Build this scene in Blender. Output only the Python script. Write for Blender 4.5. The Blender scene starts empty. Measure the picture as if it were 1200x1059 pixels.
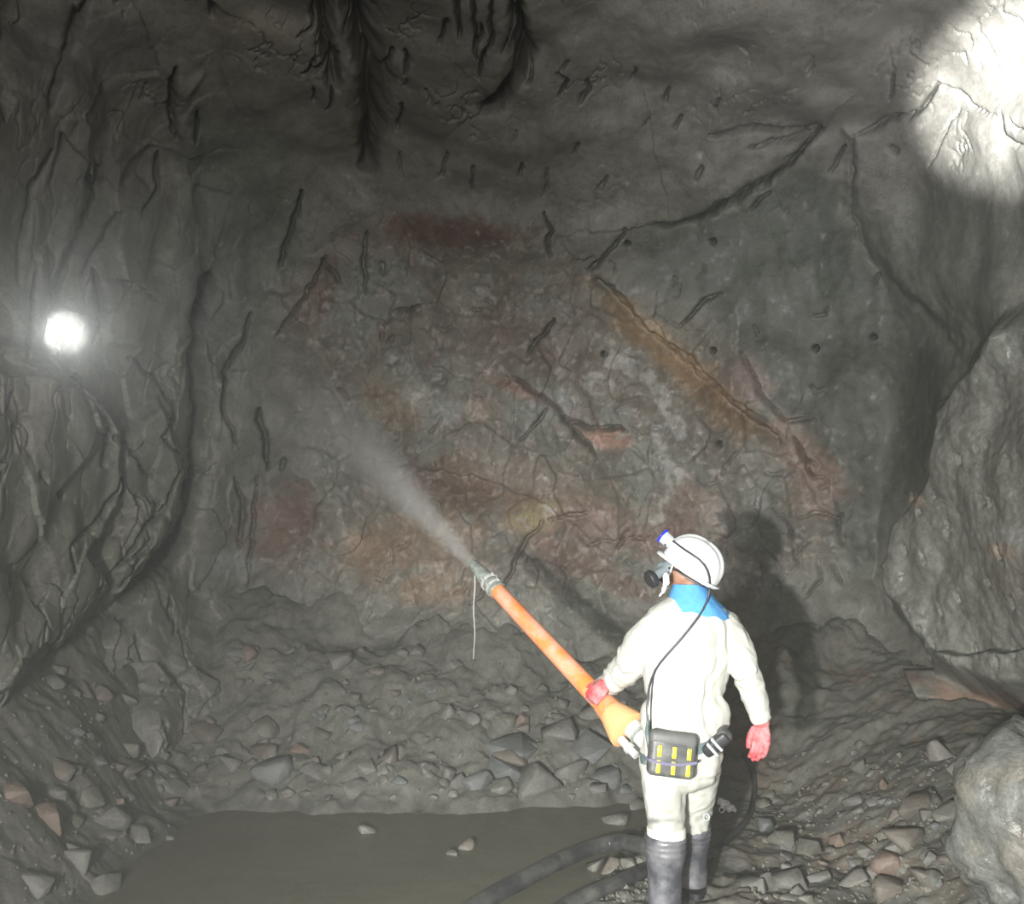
import bpy, bmesh, math, random
import numpy as np
from mathutils import Vector, Matrix, Quaternion
from mathutils.bvhtree import BVHTree

random.seed(7); RNG = np.random.default_rng(11)
SC = bpy.context.scene
COL = SC.collection

# ------------------------------------------------------------------ camera, world, lights, exposure
F, CX, CY = 1040.0, 600.0, 529.5
PITCH = math.radians(5.4)
CAM = np.array([0.0, 0.0, 1.70])
cam_d = bpy.data.cameras.new('camera'); cam = bpy.data.objects.new('camera', cam_d); COL.objects.link(cam)
cam_d.sensor_width = 36; cam_d.sensor_fit = 'HORIZONTAL'; cam_d.lens = F * 36 / 1200
cam_d.clip_start = 0.05; cam_d.clip_end = 60
cam.location = CAM; cam.rotation_euler = (math.pi / 2 + PITCH, 0, 0)
SC.camera = cam
SC.view_settings.view_transform = 'Standard'; SC.view_settings.look = 'None'
SC.view_settings.gamma = 1; SC.view_settings.use_curve_mapping = False
SC.view_settings.exposure = 0.0
SC.cycles.use_denoising = True; SC.cycles.use_adaptive_sampling = True; SC.cycles.adaptive_threshold = 0.03
SC.cycles.max_bounces = 5; SC.cycles.diffuse_bounces = 3; SC.cycles.volume_bounces = 0
SC.cycles.sample_clamp_indirect = 4

def ray(px, py):
    a, c = (px - CX) / F, -(py - CY) / F
    cp, sp = math.cos(PITCH), math.sin(PITCH)
    return np.array([a, cp - c * sp, sp + c * cp])

def at(px, py, Y):
    d = ray(px, py)
    return Vector(CAM + d * ((Y - CAM[1]) / d[1]))

def to_px(P):
    d = P - CAM
    cp, sp = math.cos(PITCH), math.sin(PITCH)
    fw = d[:, 1] * cp + d[:, 2] * sp
    up = -d[:, 1] * sp + d[:, 2] * cp
    ok = fw > 0.4
    fw = np.where(ok, fw, 1.0)
    return np.where(ok, CX + F * d[:, 0] / fw, -9999), np.where(ok, CY - F * up / fw, -9999)

world = bpy.data.worlds.new('world'); SC.world = world; world.use_nodes = True
bg = world.node_tree.nodes['Background']
bg.inputs['Color'].default_value = (0.62, 0.64, 0.62, 1); bg.inputs['Strength'].default_value = 0.10
wv = world.node_tree.nodes.new('ShaderNodeVolumeScatter'); wv.inputs['Density'].default_value = 0.0050; wv.inputs['Color'].default_value = (0.9, 0.93, 0.89, 1)
world.node_tree.links.new(wv.outputs[0], world.node_tree.nodes['World Output'].inputs['Volume'])   # dusty air of the drift

def spot(name, loc, target, power, deg, blend, size, color=(1, 1, 1)):
    l = bpy.data.lights.new(name, 'SPOT'); o = bpy.data.objects.new(name, l); COL.objects.link(o)
    l.energy = power; l.spot_size = math.radians(deg); l.spot_blend = blend; l.shadow_soft_size = size
    l.color = color; o.location = loc
    o.rotation_euler = (Vector(target) - Vector(loc)).to_track_quat('-Z', 'Y').to_euler()
    return o
# two work lamps of the vehicle standing behind the photographer
spot('work_lamp', (-0.78, -0.55, 1.44), (1.25, 4.6, 0.25), 1900, 72, 1.0, 0.05, (1.0, 0.99, 0.95))
spot('work_lamp', (-1.10, -0.55, 1.42), (-0.7, 4.8, 0.45), 1000, 80, 1.0, 0.10, (1.0, 0.99, 0.95))
fl = bpy.data.lights.new('fill_light', 'AREA'); flo = bpy.data.objects.new('fill_light', fl); COL.objects.link(flo)  # broad soft fill added behind the camera, not a lamp known there
fl.shape = 'RECTANGLE'; fl.size = 2.2; fl.size_y = 0.7; fl.energy = 205; fl.color = (1.0, 0.97, 0.92)
flo.location = (-0.3, -2.6, 2.5); flo.rotation_euler = (Vector((0.2, 6, 3.3)) - flo.location).to_track_quat('-Z', 'Y').to_euler()
# cap lamps of people beside the photographer, seen as bright pools on the rock
T1, T2 = at(76, 390, 5.2), at(1220, 100, 4.6)
spot('cap_lamp', Vector(CAM) + (Vector(CAM) - T1) * 0.05, T1, 13000, 2.7, 1.0, 0.012, (0.97, 0.98, 1.0))
spot('cap_lamp', (0.40, -0.2, 1.80), T2, 26000, 12.5, 1.0, 0.02, (0.97, 0.99, 1.0))
spot('cap_lamp_spill', (0.22, -0.1, 1.80), at(1080, 60, 4.6), 900, 50, 1.0, 0.03, (0.97, 0.98, 1.0))

# ------------------------------------------------------------------ numpy noise
def _h(ix, iy, iz, s):
    h = (ix.astype(np.int64) * 374761393 + iy.astype(np.int64) * 668265263 + iz.astype(np.int64) * 2147483647 + s * 1274126177) & 0xFFFFFFFF
    h = ((h ^ (h >> 13)) * 1274126177) & 0xFFFFFFFF
    h = ((h ^ (h >> 16)) * 2246822519) & 0xFFFFFFFF
    return (h ^ (h >> 15)) & 0xFFFFFFFF

def vnoise(P, s=0):
    i = np.floor(P).astype(np.int64); f = P - i
    u = f * f * f * (f * (f * 6 - 15) + 10)
    r = 0
    for dx in (0, 1):
        for dy in (0, 1):
            for dz in (0, 1):
                h = _h(i[:, 0] + dx, i[:, 1] + dy, i[:, 2] + dz, s)
                gx = (h & 1023) / 511.5 - 1; gy = ((h >> 10) & 1023) / 511.5 - 1; gz = ((h >> 20) & 1023) / 511.5 - 1
                w = (u[:, 0] if dx else 1 - u[:, 0]) * (u[:, 1] if dy else 1 - u[:, 1]) * (u[:, 2] if dz else 1 - u[:, 2])
                r = r + w * (gx * (f[:, 0] - dx) + gy * (f[:, 1] - dy) + gz * (f[:, 2] - dz))
    return r * 1.3

def fbm(P, o=4, s=0, g=0.5):
    r = 0; a = 1.0
    for k in range(o):
        r = r + a * vnoise(P * (2.03 ** k) + 7.3 * k, s + k); a *= g
    return r

def facets(P, s=0, amp=1.0):
    """chipped planes: each Voronoi cell is a tilted plane; returns height and the cell-edge distance"""
    i = np.floor(P).astype(np.int64)
    n = len(P); d1 = np.full(n, 9.0); d2 = np.full(n, 9.0); val = np.zeros(n)
    for dx in (-1, 0, 1):
        for dy in (-1, 0, 1):
            for dz in (-1, 0, 1):
                cx, cy, cz = i[:, 0] + dx, i[:, 1] + dy, i[:, 2] + dz
                h = _h(cx, cy, cz, s); g = _h(cx, cy, cz, s + 91)
                q0 = P[:, 0] - cx - (h & 1023) / 1023; q1 = P[:, 1] - cy - ((h >> 10) & 1023) / 1023; q2 = P[:, 2] - cz - ((h >> 20) & 1023) / 1023
                d = q0 * q0 + q1 * q1 + q2 * q2
                v = (((g & 1023) / 511.5 - 1) * q0 + (((g >> 10) & 1023) / 511.5 - 1) * q1 + (((g >> 20) & 1023) / 511.5 - 1) * q2) + 0.35 * ((g >> 5 & 511) / 255.5 - 1)
                m = d < d1
                d2 = np.where(m, d1, np.minimum(d2, d)); val = np.where(m, v, val); d1 = np.where(m, d, d1)
    return val * amp, np.sqrt(d2) - np.sqrt(d1)

def sstep(a, b, x):
    t = np.clip((x - a) / (b - a), 0, 1); return t * t * (3 - 2 * t)

def pl_dist(u, v, pts, pad):
    """distance, signed side and arc position from pixels to a polyline, for points within pad"""
    pts = np.array(pts, float)
    m = (u > pts[:, 0].min() - pad) & (u < pts[:, 0].max() + pad) & (v > pts[:, 1].min() - pad) & (v < pts[:, 1].max() + pad)
    idx = np.nonzero(m)[0]
    U, V = u[idx], v[idx]
    best = np.full(len(idx), 1e9); side = np.zeros(len(idx)); arc = np.zeros(len(idx))
    L = np.hypot(*np.diff(pts, axis=0).T); T = L.sum(); acc = 0
    for k in range(len(pts) - 1):
        a, b = pts[k], pts[k + 1]; ab = b - a; l2 = (ab ** 2).sum() + 1e-9
        t = np.clip(((U - a[0]) * ab[0] + (V - a[1]) * ab[1]) / l2, 0, 1)
        dx, dy = U - a[0] - t * ab[0], V - a[1] - t * ab[1]
        d = np.hypot(dx, dy); sd = ab[0] * (V - a[1]) - ab[1] * (U - a[0])
        mm = d < best
        best = np.where(mm, d, best); side = np.where(mm, np.sign(sd), side); arc = np.where(mm, (acc + t * L[k]) / T, arc)
        acc += L[k]
    return idx, best, side, arc

# ------------------------------------------------------------------ mesh / object helpers
def make_mesh(name, V, Fc, smooth=True):
    me = bpy.data.meshes.new(name)
    V = np.asarray(V, np.float32); Fc = np.asarray(Fc, np.int32)
    n, k = Fc.shape
    me.vertices.add(len(V)); me.vertices.foreach_set('co', V.ravel())
    me.loops.add(n * k); me.loops.foreach_set('vertex_index', Fc.ravel())
    me.polygons.add(n); me.polygons.foreach_set('loop_start', np.arange(0, n * k, k, dtype=np.int32))
    me.polygons.foreach_set('use_smooth', np.full(n, smooth))
    me.update(calc_edges=True)
    return me

def link(name, me, mat=None, parent=None):
    o = bpy.data.objects.new(name, me); COL.objects.link(o)
    if mat is not None and me is not None and not me.materials: me.materials.append(mat)
    if parent is not None: o.parent = parent
    return o

def tag(o, label=None, cat=None, group=None, kind=None):
    if label: o['label'] = label
    if cat: o['category'] = cat
    if group: o['group'] = group
    if kind: o['kind'] = kind
    return o

def set_col(me, C, name='tint'):
    a = me.color_attributes.new(name, 'FLOAT_COLOR', 'POINT')
    C4 = np.ones((len(C), 4), np.float32); C4[:, :C.shape[1]] = C
    a.data.foreach_set('color', C4.ravel())

# ------------------------------------------------------------------ materials
def new_mat(name):
    m = bpy.data.materials.new(name); m.use_nodes = True
    nt = m.node_tree
    return m, nt, nt.nodes['Principled BSDF']

def N(nt, typ, **kw):
    n = nt.nodes.new(typ)
    for k, v in kw.items():
        if k in n.inputs.keys(): n.inputs[k].default_value = v
        else: setattr(n, k, v)
    return n

def mix(nt, mode, fac, a, b):
    n = nt.nodes.new('ShaderNodeMix'); n.data_type = 'RGBA'; n.blend_type = mode
    for s, v in ((0, fac), (6, a), (7, b)):
        if isinstance(v, bpy.types.NodeSocket): nt.links.new(v, n.inputs[s])
        elif s == 0: n.inputs[0].default_value = v
        else: n.inputs[s].default_value = (*v, 1)
    return n.outputs[2]

def ramp(nt, sock, stops):
    n = nt.nodes.new('ShaderNodeValToRGB'); e = n.color_ramp.elements
    while len(e) < len(stops): e.new(0.5)
    for k, (p, c) in enumerate(stops):
        e[k].position = p; e[k].color = (c, c, c, 1) if not isinstance(c, tuple) else (*c, 1)
    nt.links.new(sock, n.inputs[0]); return n.outputs[0]

def rock_material(name, tint=None, rough=(0.38, 0.7), bump=0.35, attr=True, spec=0.28, fine=60, vary=0.35):
    """wet shotcrete and rock: tint (painted mineral colours or one colour), mottled dust, fine grain relief"""
    m, nt, b = new_mat(name); L = nt.links.new
    geo = N(nt, 'ShaderNodeNewGeometry'); pos = geo.outputs['Position']
    n1 = N(nt, 'ShaderNodeTexNoise', Scale=3.2, Detail=8.0, Roughness=0.62); L(pos, n1.inputs['Vector'])
    n2 = N(nt, 'ShaderNodeTexNoise', Scale=float(fine), Detail=5.0, Roughness=0.65); L(pos, n2.inputs['Vector'])
    n3 = N(nt, 'ShaderNodeTexNoise', Scale=15.0, Detail=6.0, Roughness=0.6); L(pos, n3.inputs['Vector'])
    vo = N(nt, 'ShaderNodeTexVoronoi', Scale=34.0); L(pos, vo.inputs['Vector'])
    if attr:
        at_ = N(nt, 'ShaderNodeAttribute'); at_.attribute_name = 'tint'; base = at_.outputs['Color']
    else:
        rgb = N(nt, 'ShaderNodeRGB'); rgb.outputs[0].default_value = (*tint, 1); base = rgb.outputs[0]
    c = mix(nt, 'MULTIPLY', vary * 1.6, base, ramp(nt, n1.outputs['Fac'], [(0.3, 0.55), (0.68, 1.0)]))
    c = mix(nt, 'MULTIPLY', vary * 1.5, c, ramp(nt, n3.outputs['Fac'], [(0.32, 0.5), (0.62, 1.0)]))
    c = mix(nt, 'MULTIPLY', vary, c, ramp(nt, n2.outputs['Fac'], [(0.35, 0.55), (0.6, 1.0)]))
    L(c, b.inputs['Base Color'])
    rg_ = ramp(nt, n3.outputs['Fac'], [(0.35, rough[0]), (0.65, rough[1])])
    if attr: rg_ = mix(nt, 'MULTIPLY', 1.0, rg_, at_.outputs['Alpha'])            # tint alpha below one marks wet rock
    L(rg_, b.inputs['Roughness'])
    b.inputs['Specular IOR Level'].default_value = spec
    b1 = N(nt, 'ShaderNodeBump', Strength=bump, Distance=0.03); L(n3.outputs['Fac'], b1.inputs['Height'])
    b2 = N(nt, 'ShaderNodeBump', Strength=bump * 0.9, Distance=0.006); L(n2.outputs['Fac'], b2.inputs['Height']); L(b1.outputs[0], b2.inputs['Normal'])
    b3 = N(nt, 'ShaderNodeBump', Strength=bump * 0.35, Distance=0.012); L(vo.outputs['Distance'], b3.inputs['Height']); L(b2.outputs[0], b3.inputs['Normal'])
    L(b3.outputs[0], b.inputs['Normal'])
    return m

def simple(name, color, rough=0.5, spec=0.5, vary=0.0, scale=20, bump=0.0, metal=0.0, dirt=None, dirt_amt=0.0, bscale=None):
    m, nt, b = new_mat(name); L = nt.links.new
    tc = N(nt, 'ShaderNodeTexCoord')
    n1 = N(nt, 'ShaderNodeTexNoise', Scale=float(scale), Detail=6.0, Roughness=0.6); L(tc.outputs['Object'], n1.inputs['Vector'])
    c = mix(nt, 'MULTIPLY', vary, color, ramp(nt, n1.outputs['Fac'], [(0.3, 0.45), (0.65, 1.0)]))
    if dirt:
        n2 = N(nt, 'ShaderNodeTexNoise', Scale=scale * 0.45, Detail=8.0, Roughness=0.7); L(tc.outputs['Object'], n2.inputs['Vector'])
        c = mix(nt, 'MIX', ramp(nt, n2.outputs['Fac'], [(0.62 - dirt_amt * 0.4, 0.0), (0.72 - dirt_amt * 0.2, min(1.0, dirt_amt * 1.6))]), c, dirt)
    L(c, b.inputs['Base Color'])
    b.inputs['Roughness'].default_value = rough; b.inputs['Specular IOR Level'].default_value = spec; b.inputs['Metallic'].default_value = metal
    if bump:
        nb = n1
        if bscale:
            nb = N(nt, 'ShaderNodeTexNoise', Scale=float(bscale), Detail=4.0); L(tc.outputs['Object'], nb.inputs['Vector'])
        bb = N(nt, 'ShaderNodeBump', Strength=bump, Distance=0.01); L(nb.outputs['Fac'], bb.inputs['Height']); L(bb.outputs[0], b.inputs['Normal'])
    return m

M_ROCK = rock_material('wet_shotcrete_rock', rough=(0.40, 0.72), bump=0.13)
M_FLOOR = rock_material('muddy_ground', rough=(0.4, 0.75), bump=0.2)

# ------------------------------------------------------------------ the drift: walls, face, roof as one continuous hollow, split into its sides
CC = np.array([0.15, 3.1, 1.8])
az = np.radians(np.concatenate([np.linspace(-178, -66, 60, endpoint=False), np.linspace(-66, 62, 960, endpoint=False), np.linspace(62, 182, 60)]))
el = np.radians(np.concatenate([np.linspace(-52, -27, 25, endpoint=False), np.linspace(-27, 66, 620, endpoint=False), np.linspace(66, 89.9, 22)]))
A, E = np.meshgrid(az, el)
D = np.stack([np.sin(A) * np.cos(E), np.cos(A) * np.cos(E), np.sin(E)], -1).reshape(-1, 3)
def nrm(v): v = np.array(v, float); return v / np.linalg.norm(v)
planes = [('wall_back', nrm((0.03, 1, 0.06)), (0, 7.35, 1.8)), ('wall_left', nrm((-1, 0.10, 0.02)), (-2.80, 5.6, 1.8)), ('wall_right', nrm((1, 0.06, 0.0)), (3.15, 5.6, 1.8)),
          ('ceiling', nrm((0, 0.22, 1)), (0, 5.8, 4.75)), ('floor_bed', nrm((0, 0, -1)), (0, 4, -0.6)), ('wall_rear', nrm((0, -1, 0)), (0, -3.5, 1.8))]
K = 7.0
acc = []
for nme, n, p in planes:
    a = np.dot(np.array(p) - CC, n)
    acc.append(np.maximum(D @ n, 0) / a)
acc = np.array(acc)
owner = acc.argmax(0)
R = (acc ** K).sum(0) ** (-1 / K)
P = CC + D * R[:, None]

# -- stage one: large masses
disp = -0.22 * fbm(P * 0.75, 3, 3)
disp += 0.09 * fbm(P * np.array([2.0, 2.0, 1.1]), 2, 21)
u, v = to_px(P + D * disp[:, None] * -1)
wob = 9 * fbm(P * 3.0, 3, 40); wob2 = 9 * fbm(P * 3.0 + 31, 3, 44)
u1, v1 = u + wob, v + wob2

def region(u, v, pts, soft):
    """soft inside mask of a pixel polygon"""
    pts = np.array(pts, float); ins = np.zeros(len(u), bool); j = len(pts) - 1
    best = np.full(len(u), 1e9)
    m = (u > pts[:, 0].min() - soft * 4) & (u < pts[:, 0].max() + soft * 4) & (v > pts[:, 1].min() - soft * 4) & (v < pts[:, 1].max() + soft * 4)
    ix = np.nonzero(m)[0]; U, V = u[ix], v[ix]; I = np.zeros(len(ix), bool); B = np.full(len(ix), 1e9)
    for k in range(len(pts)):
        x1, y1 = pts[j]; x2, y2 = pts[k]
        c = ((y2 > V) != (y1 > V)) & (U < (x1 - x2) * (V - y2) / (y1 - y2 + 1e-12) + x2)
        I ^= c
        dx, dy = x2 - x1, y2 - y1; t = np.clip(((U - x1) * dx + (V - y1) * dy) / (dx * dx + dy * dy + 1e-9), 0, 1)
        B = np.minimum(B, np.hypot(U - x1 - t * dx, V - y1 - t * dy)); j = k
    out = np.zeros(len(u)); out[ix] = sstep(-soft, soft, np.where(I, B, -B))
    return out
BUTT = [(1320, 330), (1195, 372), (1146, 428), (1121, 470), (1112, 545), (1070, 618), (1044, 662), (1057, 705), (1082, 738), (1136, 792), (1190, 822), (1320, 850)]
butt = region(u1, v1, BUTT, 16)
recess = region(u1, v1, [(1000, 250), (1060, 340), (1150, 400), (1110, 450), (1095, 540), (1045, 625), (1030, 720), (995, 680), (985, 560), (990, 400)], 45)
disp -= 0.30 * recess
disp += 0.62 * sstep(1.35, -0.1, P[:, 2] + 0.22 * fbm(P * 0.9, 2, 33)) * sstep(5.6, 6.6, P[:, 1])
disp += 0.62 * butt * (1.25 - 0.55 * sstep(1020, 1230, u))
slab_r = region(u1, v1, [(990, 160), (998, 205), (994, 255), (1012, 292), (1075, 360), (1130, 425), (1320, 300), (1320, 100)], 14)
disp += 0.10 * slab_r
ledge_r = region(u1, v1, [(1075, 800), (1105, 838), (1150, 846), (1210, 842), (1320, 850), (1320, 770), (1128, 786)], 7)
disp += 0.22 * ledge_r

left_slab = region(u1, v1, [(-200, 430), (60, 430), (98, 462), (130, 505), (134, 550), (128, 600), (90, 650), (120, 690), (60, 770), (-30, 850), (-200, 900)], 10)
disp += 0.24 * left_slab
left_mid = region(u1, v1, [(150, 500), (180, 470), (205, 520), (212, 600), (180, 650), (140, 690), (110, 660), (140, 600), (138, 540)], 8)
disp += 0.15 * left_mid
left_top = region(u1, v1, [(-200, -100), (110, 100), (108, 200), (60, 320), (40, 400), (-200, 420)], 14)
disp += 0.12 * left_top
left_col = region(u1, v1, [(200, 90), (215, 240), (185, 330), (115, 335), (125, 400), (200, 430), (222, 400), (236, 330), (225, 200), (230, 90)], 10)
disp += 0.06 * left_col
red_block = region(u1, v1, [(288, 585), (338, 552), (378, 585), (352, 642), (288, 682)], 11)
disp += 0.07 * red_block
P = P - D * disp[:, None]

# -- stage two: exposed rock, ledges, cracks, drill holes
u, v = to_px(P)
wob = 5 * fbm(P * 6.0, 3, 50); wob2 = 5 * fbm(P * 6.0 + 31, 3, 54)
u1, v1 = u + wob, v + wob2
rockm = np.clip(region(u1, v1, [(300, 330), (420, 280), (640, 250), (720, 330), (860, 400), (960, 520), (1000, 640), (900, 720), (560, 740), (400, 720), (300, 660), (380, 520)], 45) , 0, 1)
low = region(u1, v1, [(-300, 720), (150, 700), (250, 680), (560, 720), (1000, 740), (1100, 860), (1400, 860), (1400, 1400), (-300, 1400)], 40)
lw = sstep(330, 180, u) * sstep(-50, 60, v)
sub = np.nonzero(((rockm + lw + low) > 0.02) & (u > -150) & (u < 1350) & (v > -150) & (v < 1250))[0]
Ps = P[sub]
f1 = np.zeros(len(P)); f2 = np.zeros(len(P))
f1[sub] = facets(Ps * np.array([2.6, 2.6, 2.0]) + 0.25 * np.stack([vnoise(Ps * 3, 61), vnoise(Ps * 3, 62), vnoise(Ps * 3, 63)], -1), 5)[0]
f2[sub] = facets(Ps * 6.5 + 0.3 * np.stack([vnoise(Ps * 5, 64), vnoise(Ps * 5, 65), vnoise(Ps * 5, 66)], -1), 9)[0]
d2 = 0.05 * rockm * fbm(P * 1.9 + 3, 3, 59) + f1 * (0.04 * rockm + 0.08 * lw + 0.03 * low) + f2 * (0.012 * rockm + 0.006 * lw + 0.014 * low)
rid = np.abs(fbm(P * np.array([3.2, 3.2, 1.2]) + 5, 4, 70))
d2 -= (0.045 * lw * (0.25 + 0.75 * sstep(250, 420, v)) + 0.0 * rockm) * np.exp(-(rid / 0.035) ** 2) * sstep(-0.15, 0.2, fbm(P * 1.1 + 9, 2, 73))                     # natural seams, more of them on the left wall
rid2 = np.abs(fbm(P * np.array([5, 5, 2.5]) + 15, 3, 75)); top = sstep(330, 120, v) * (v > -2000)
d2 -= 0.035 * top * np.exp(-(rid2 / 0.035) ** 2) * sstep(0.05, 0.35, fbm(P * 1.4, 2, 78))
d2 += 0.014 * fbm(P * np.array([4, 4, 2.5]), 3, 80) + 0.006 * fbm(P * 18, 2, 83) * (0.25 + rockm)
d2 += 0.012 * butt * fbm(P * 14, 3, 87)

LAT = np.zeros(len(P))
def crack(pts, w, depth, taper=True, prof=1.35):
    ix, d, s, a = pl_dist(u1, v1, pts, w * 4 + 10)
    w = w * 0.62
    ww = w * (0.35 + 0.65 * np.sin(np.pi * np.clip(a, 0.02, 0.98)) ** 0.6) if taper else w
    pr_ = np.exp(-(d / ww) ** prof)
    d2[ix] -= (1.35 if w < 4 else 1.0) * depth * pr_
    LAT[ix] += np.minimum(0.30 * depth, 0.05) * pr_                      # cracks run in askew, under their right lip

def ledge(pts, amp, back, side=1, edge=3.0):
    ix, d, s, a = pl_dist(u1, v1, pts, back * 3)
    fade = np.sin(np.pi * np.clip(a, 0.03, 0.97)) ** 0.5
    d2[ix] += amp * fade * np.where(s * side > 0, np.exp(-(d / back) ** 1.5), 0) * sstep(0, edge, d)

# roof
for pts in ([(535, -20), (538, 45)], [(552, -20), (556, 48), (561, 68)], [(575, -20), (573, 45), (559, 88)], [(592, -20), (600, 22), (590, 55)],
            [(372, -20), (366, 32), (350, 44)], [(392, 70), (388, 105), (386, 128)], [(354, 88), (372, 82), (395, 78)], [(440, 8), (420, 22), (405, 40)],
            [(655, 86), (664, 96), (655, 112)], [(688, 95), (690, 106), (678, 121)], [(475, 58), (478, 85)]):
    crack(pts, 3.0, 0.10)
crack([(412, -30), (424, 40), (436, 90), (437, 150), (432, 190)], 20, 0.55)
crack([(384, -30), (380, 40), (396, 100)], 12, 0.30)
crack([(604, 8), (606, 52), (612, 62), (600, 92), (582, 118), (566, 128)], 13, 0.42)
ledge([(566, 128), (582, 116), (598, 90), (604, 60), (602, 10)], 0.12, 40, side=-1)
ledge([(770, 264), (790, 262), (820, 251), (862, 234), (900, 206), (935, 178), (954, 158)], 0.16, 90, side=-1)
crack([(770, 264), (790, 262), (820, 251), (862, 234), (900, 206), (935, 178), (954, 158)], 7, 0.22)
crack([(833, 158), (868, 150), (886, 145), (938, 150)], 3.5, 0.10); crack([(878, 172), (905, 160), (950, 163)], 3.0, 0.10)
crack([(940, 158), (956, 152)], 9, 0.18, False)
crack([(1004, 158), (1038, 142), (1060, 139), (1080, 126), (1100, 100)], 3.5, 0.12); crack([(1100, 100), (1118, 107), (1145, 125), (1168, 142)], 2.2, 0.07)
crack([(1170, 132), (1174, 160), (1192, 172), (1215, 174)], 3.0, 0.09); crack([(1182, 140), (1192, 152), (1210, 156)], 2.5, 0.06)
crack([(1045, 175), (1050, 178)], 4, 0.08, False); crack([(1048, 90), (1040, 120)], 2.5, 0.06); crack([(1126, 128), (1105, 160), (1088, 195)], 2.0, 0.05)
crack([(990, 172), (975, 200)], 2.5, 0.08); crack([(900, 225), (880, 246)], 3, 0.08); crack([(998, 160), (998, 205), (994, 255), (1012, 292)], 2.0, 0.04)
for k in range(12):                                                           # small drips and pits under the roof edge
    x = random.uniform(640, 960); y = random.uniform(130, 250) if k % 2 else random.uniform(60, 200); h = random.uniform(5, 16)
    crack([(x, y), (x - h * 0.4, y + h)], random.uniform(1.6, 2.8), random.uniform(0.04, 0.09), False)
for k in range(22):
    x = random.uniform(360, 660); y = random.uniform(20, 200); h = random.uniform(8, 30)
    crack([(x, y), (x - random.uniform(-4, 8), y + h)], random.uniform(1.6, 3), random.uniform(0.03, 0.09), False)
# face
for pts, w, dep in (([(640, 250), (643, 270), (640, 286), (646, 302)], 2.6, 0.10), ([(733, 266), (720, 290), (688, 316)], 3.0, 0.10), ([(647, 374), (635, 395), (616, 414)], 3.6, 0.13),
                    ([(600, 442), (640, 470), (665, 495), (690, 502), (737, 504)], 3.4, 0.12), ([(665, 500), (680, 514), (700, 536)], 3.2, 0.11), ([(640, 480), (620, 502), (606, 514)], 2.6, 0.08),
                    ([(848, 346), (822, 355), (795, 383)], 3.2, 0.10), ([(870, 415), (890, 460), (918, 490), (955, 494)], 2.8, 0.09), ([(928, 512), (940, 535), (951, 558)], 3.2, 0.12),
                    ([(940, 538), (958, 548)], 2.0, 0.07), ([(870, 528), (850, 545), (846, 560)], 1.8, 0.05), ([(1030, 320), (1027, 332)], 2.5, 0.08), ([(905, 598), (925, 614), (930, 632)], 2.2, 0.08),
                    ([(935, 605), (958, 600), (985, 606)], 2.0, 0.06), ([(985, 600), (984, 640), (992, 625)], 2.0, 0.07), ([(958, 655), (962, 680), (940, 700)], 2.2, 0.07), ([(975, 660), (984, 682)], 2.0, 0.07),
                    ([(928, 640), (935, 665)], 1.8, 0.06), ([(640, 609), (690, 602)], 2.4, 0.08), ([(634, 612), (612, 640), (588, 690)], 2.4, 0.08), ([(738, 620), (722, 645)], 2.2, 0.07),
                    ([(690, 640), (740, 630), (770, 632)], 2.0, 0.06), ([(430, 270), (425, 300), (432, 345)], 2.6, 0.09), ([(382, 300), (356, 352), (322, 392)], 2.6, 0.07), ([(376, 305), (400, 330)], 2.4, 0.08),
                    ([(352, 225), (348, 255), (336, 288), (330, 312)], 4.5, 0.10), ([(446, 384), (448, 402)], 2, 0.06), ([(395, 455), (412, 470)], 2.4, 0.07), ([(455, 362), (485, 366)], 2.4, 0.07)):
    crack(pts, w, dep)
crack([(698, 330), (740, 380), (800, 430), (850, 478), (905, 515)], 16, 0.10)
ledge([(698, 322), (730, 352), (760, 390), (800, 410), (850, 462), (905, 500)], 0.07, 30, side=-1)
ledge([(480, 545), (560, 560), (640, 590), (700, 640)], 0.06, 50, side=-1)
ledge([(700, 508), (740, 500)], 0.07, 16, side=1)
for hx, hy in ((835, 283), (735, 286), (956, 408), (708, 415), (836, 410), (1023, 395), (843, 520)):
    ix, d, s, a = pl_dist(u, v, [(hx, hy), (hx + 0.5, hy + 0.5)], 12)
    d2[ix] -= 0.30 * sstep(4.4, 2.4, d)
for k in range(50):
    x = random.uniform(420, 980); y = random.uniform(300, 700); h = random.uniform(6, 26); t = random.uniform(0, 3.14)
    crack([(x, y), (x + h * math.cos(t) * 0.5, y + h * math.sin(t) * 0.5), (x + h * math.cos(t + 0.5), y + h * math.sin(t + 0.5))], random.uniform(1.5, 2.6), random.uniform(0.02, 0.05), False)
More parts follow.
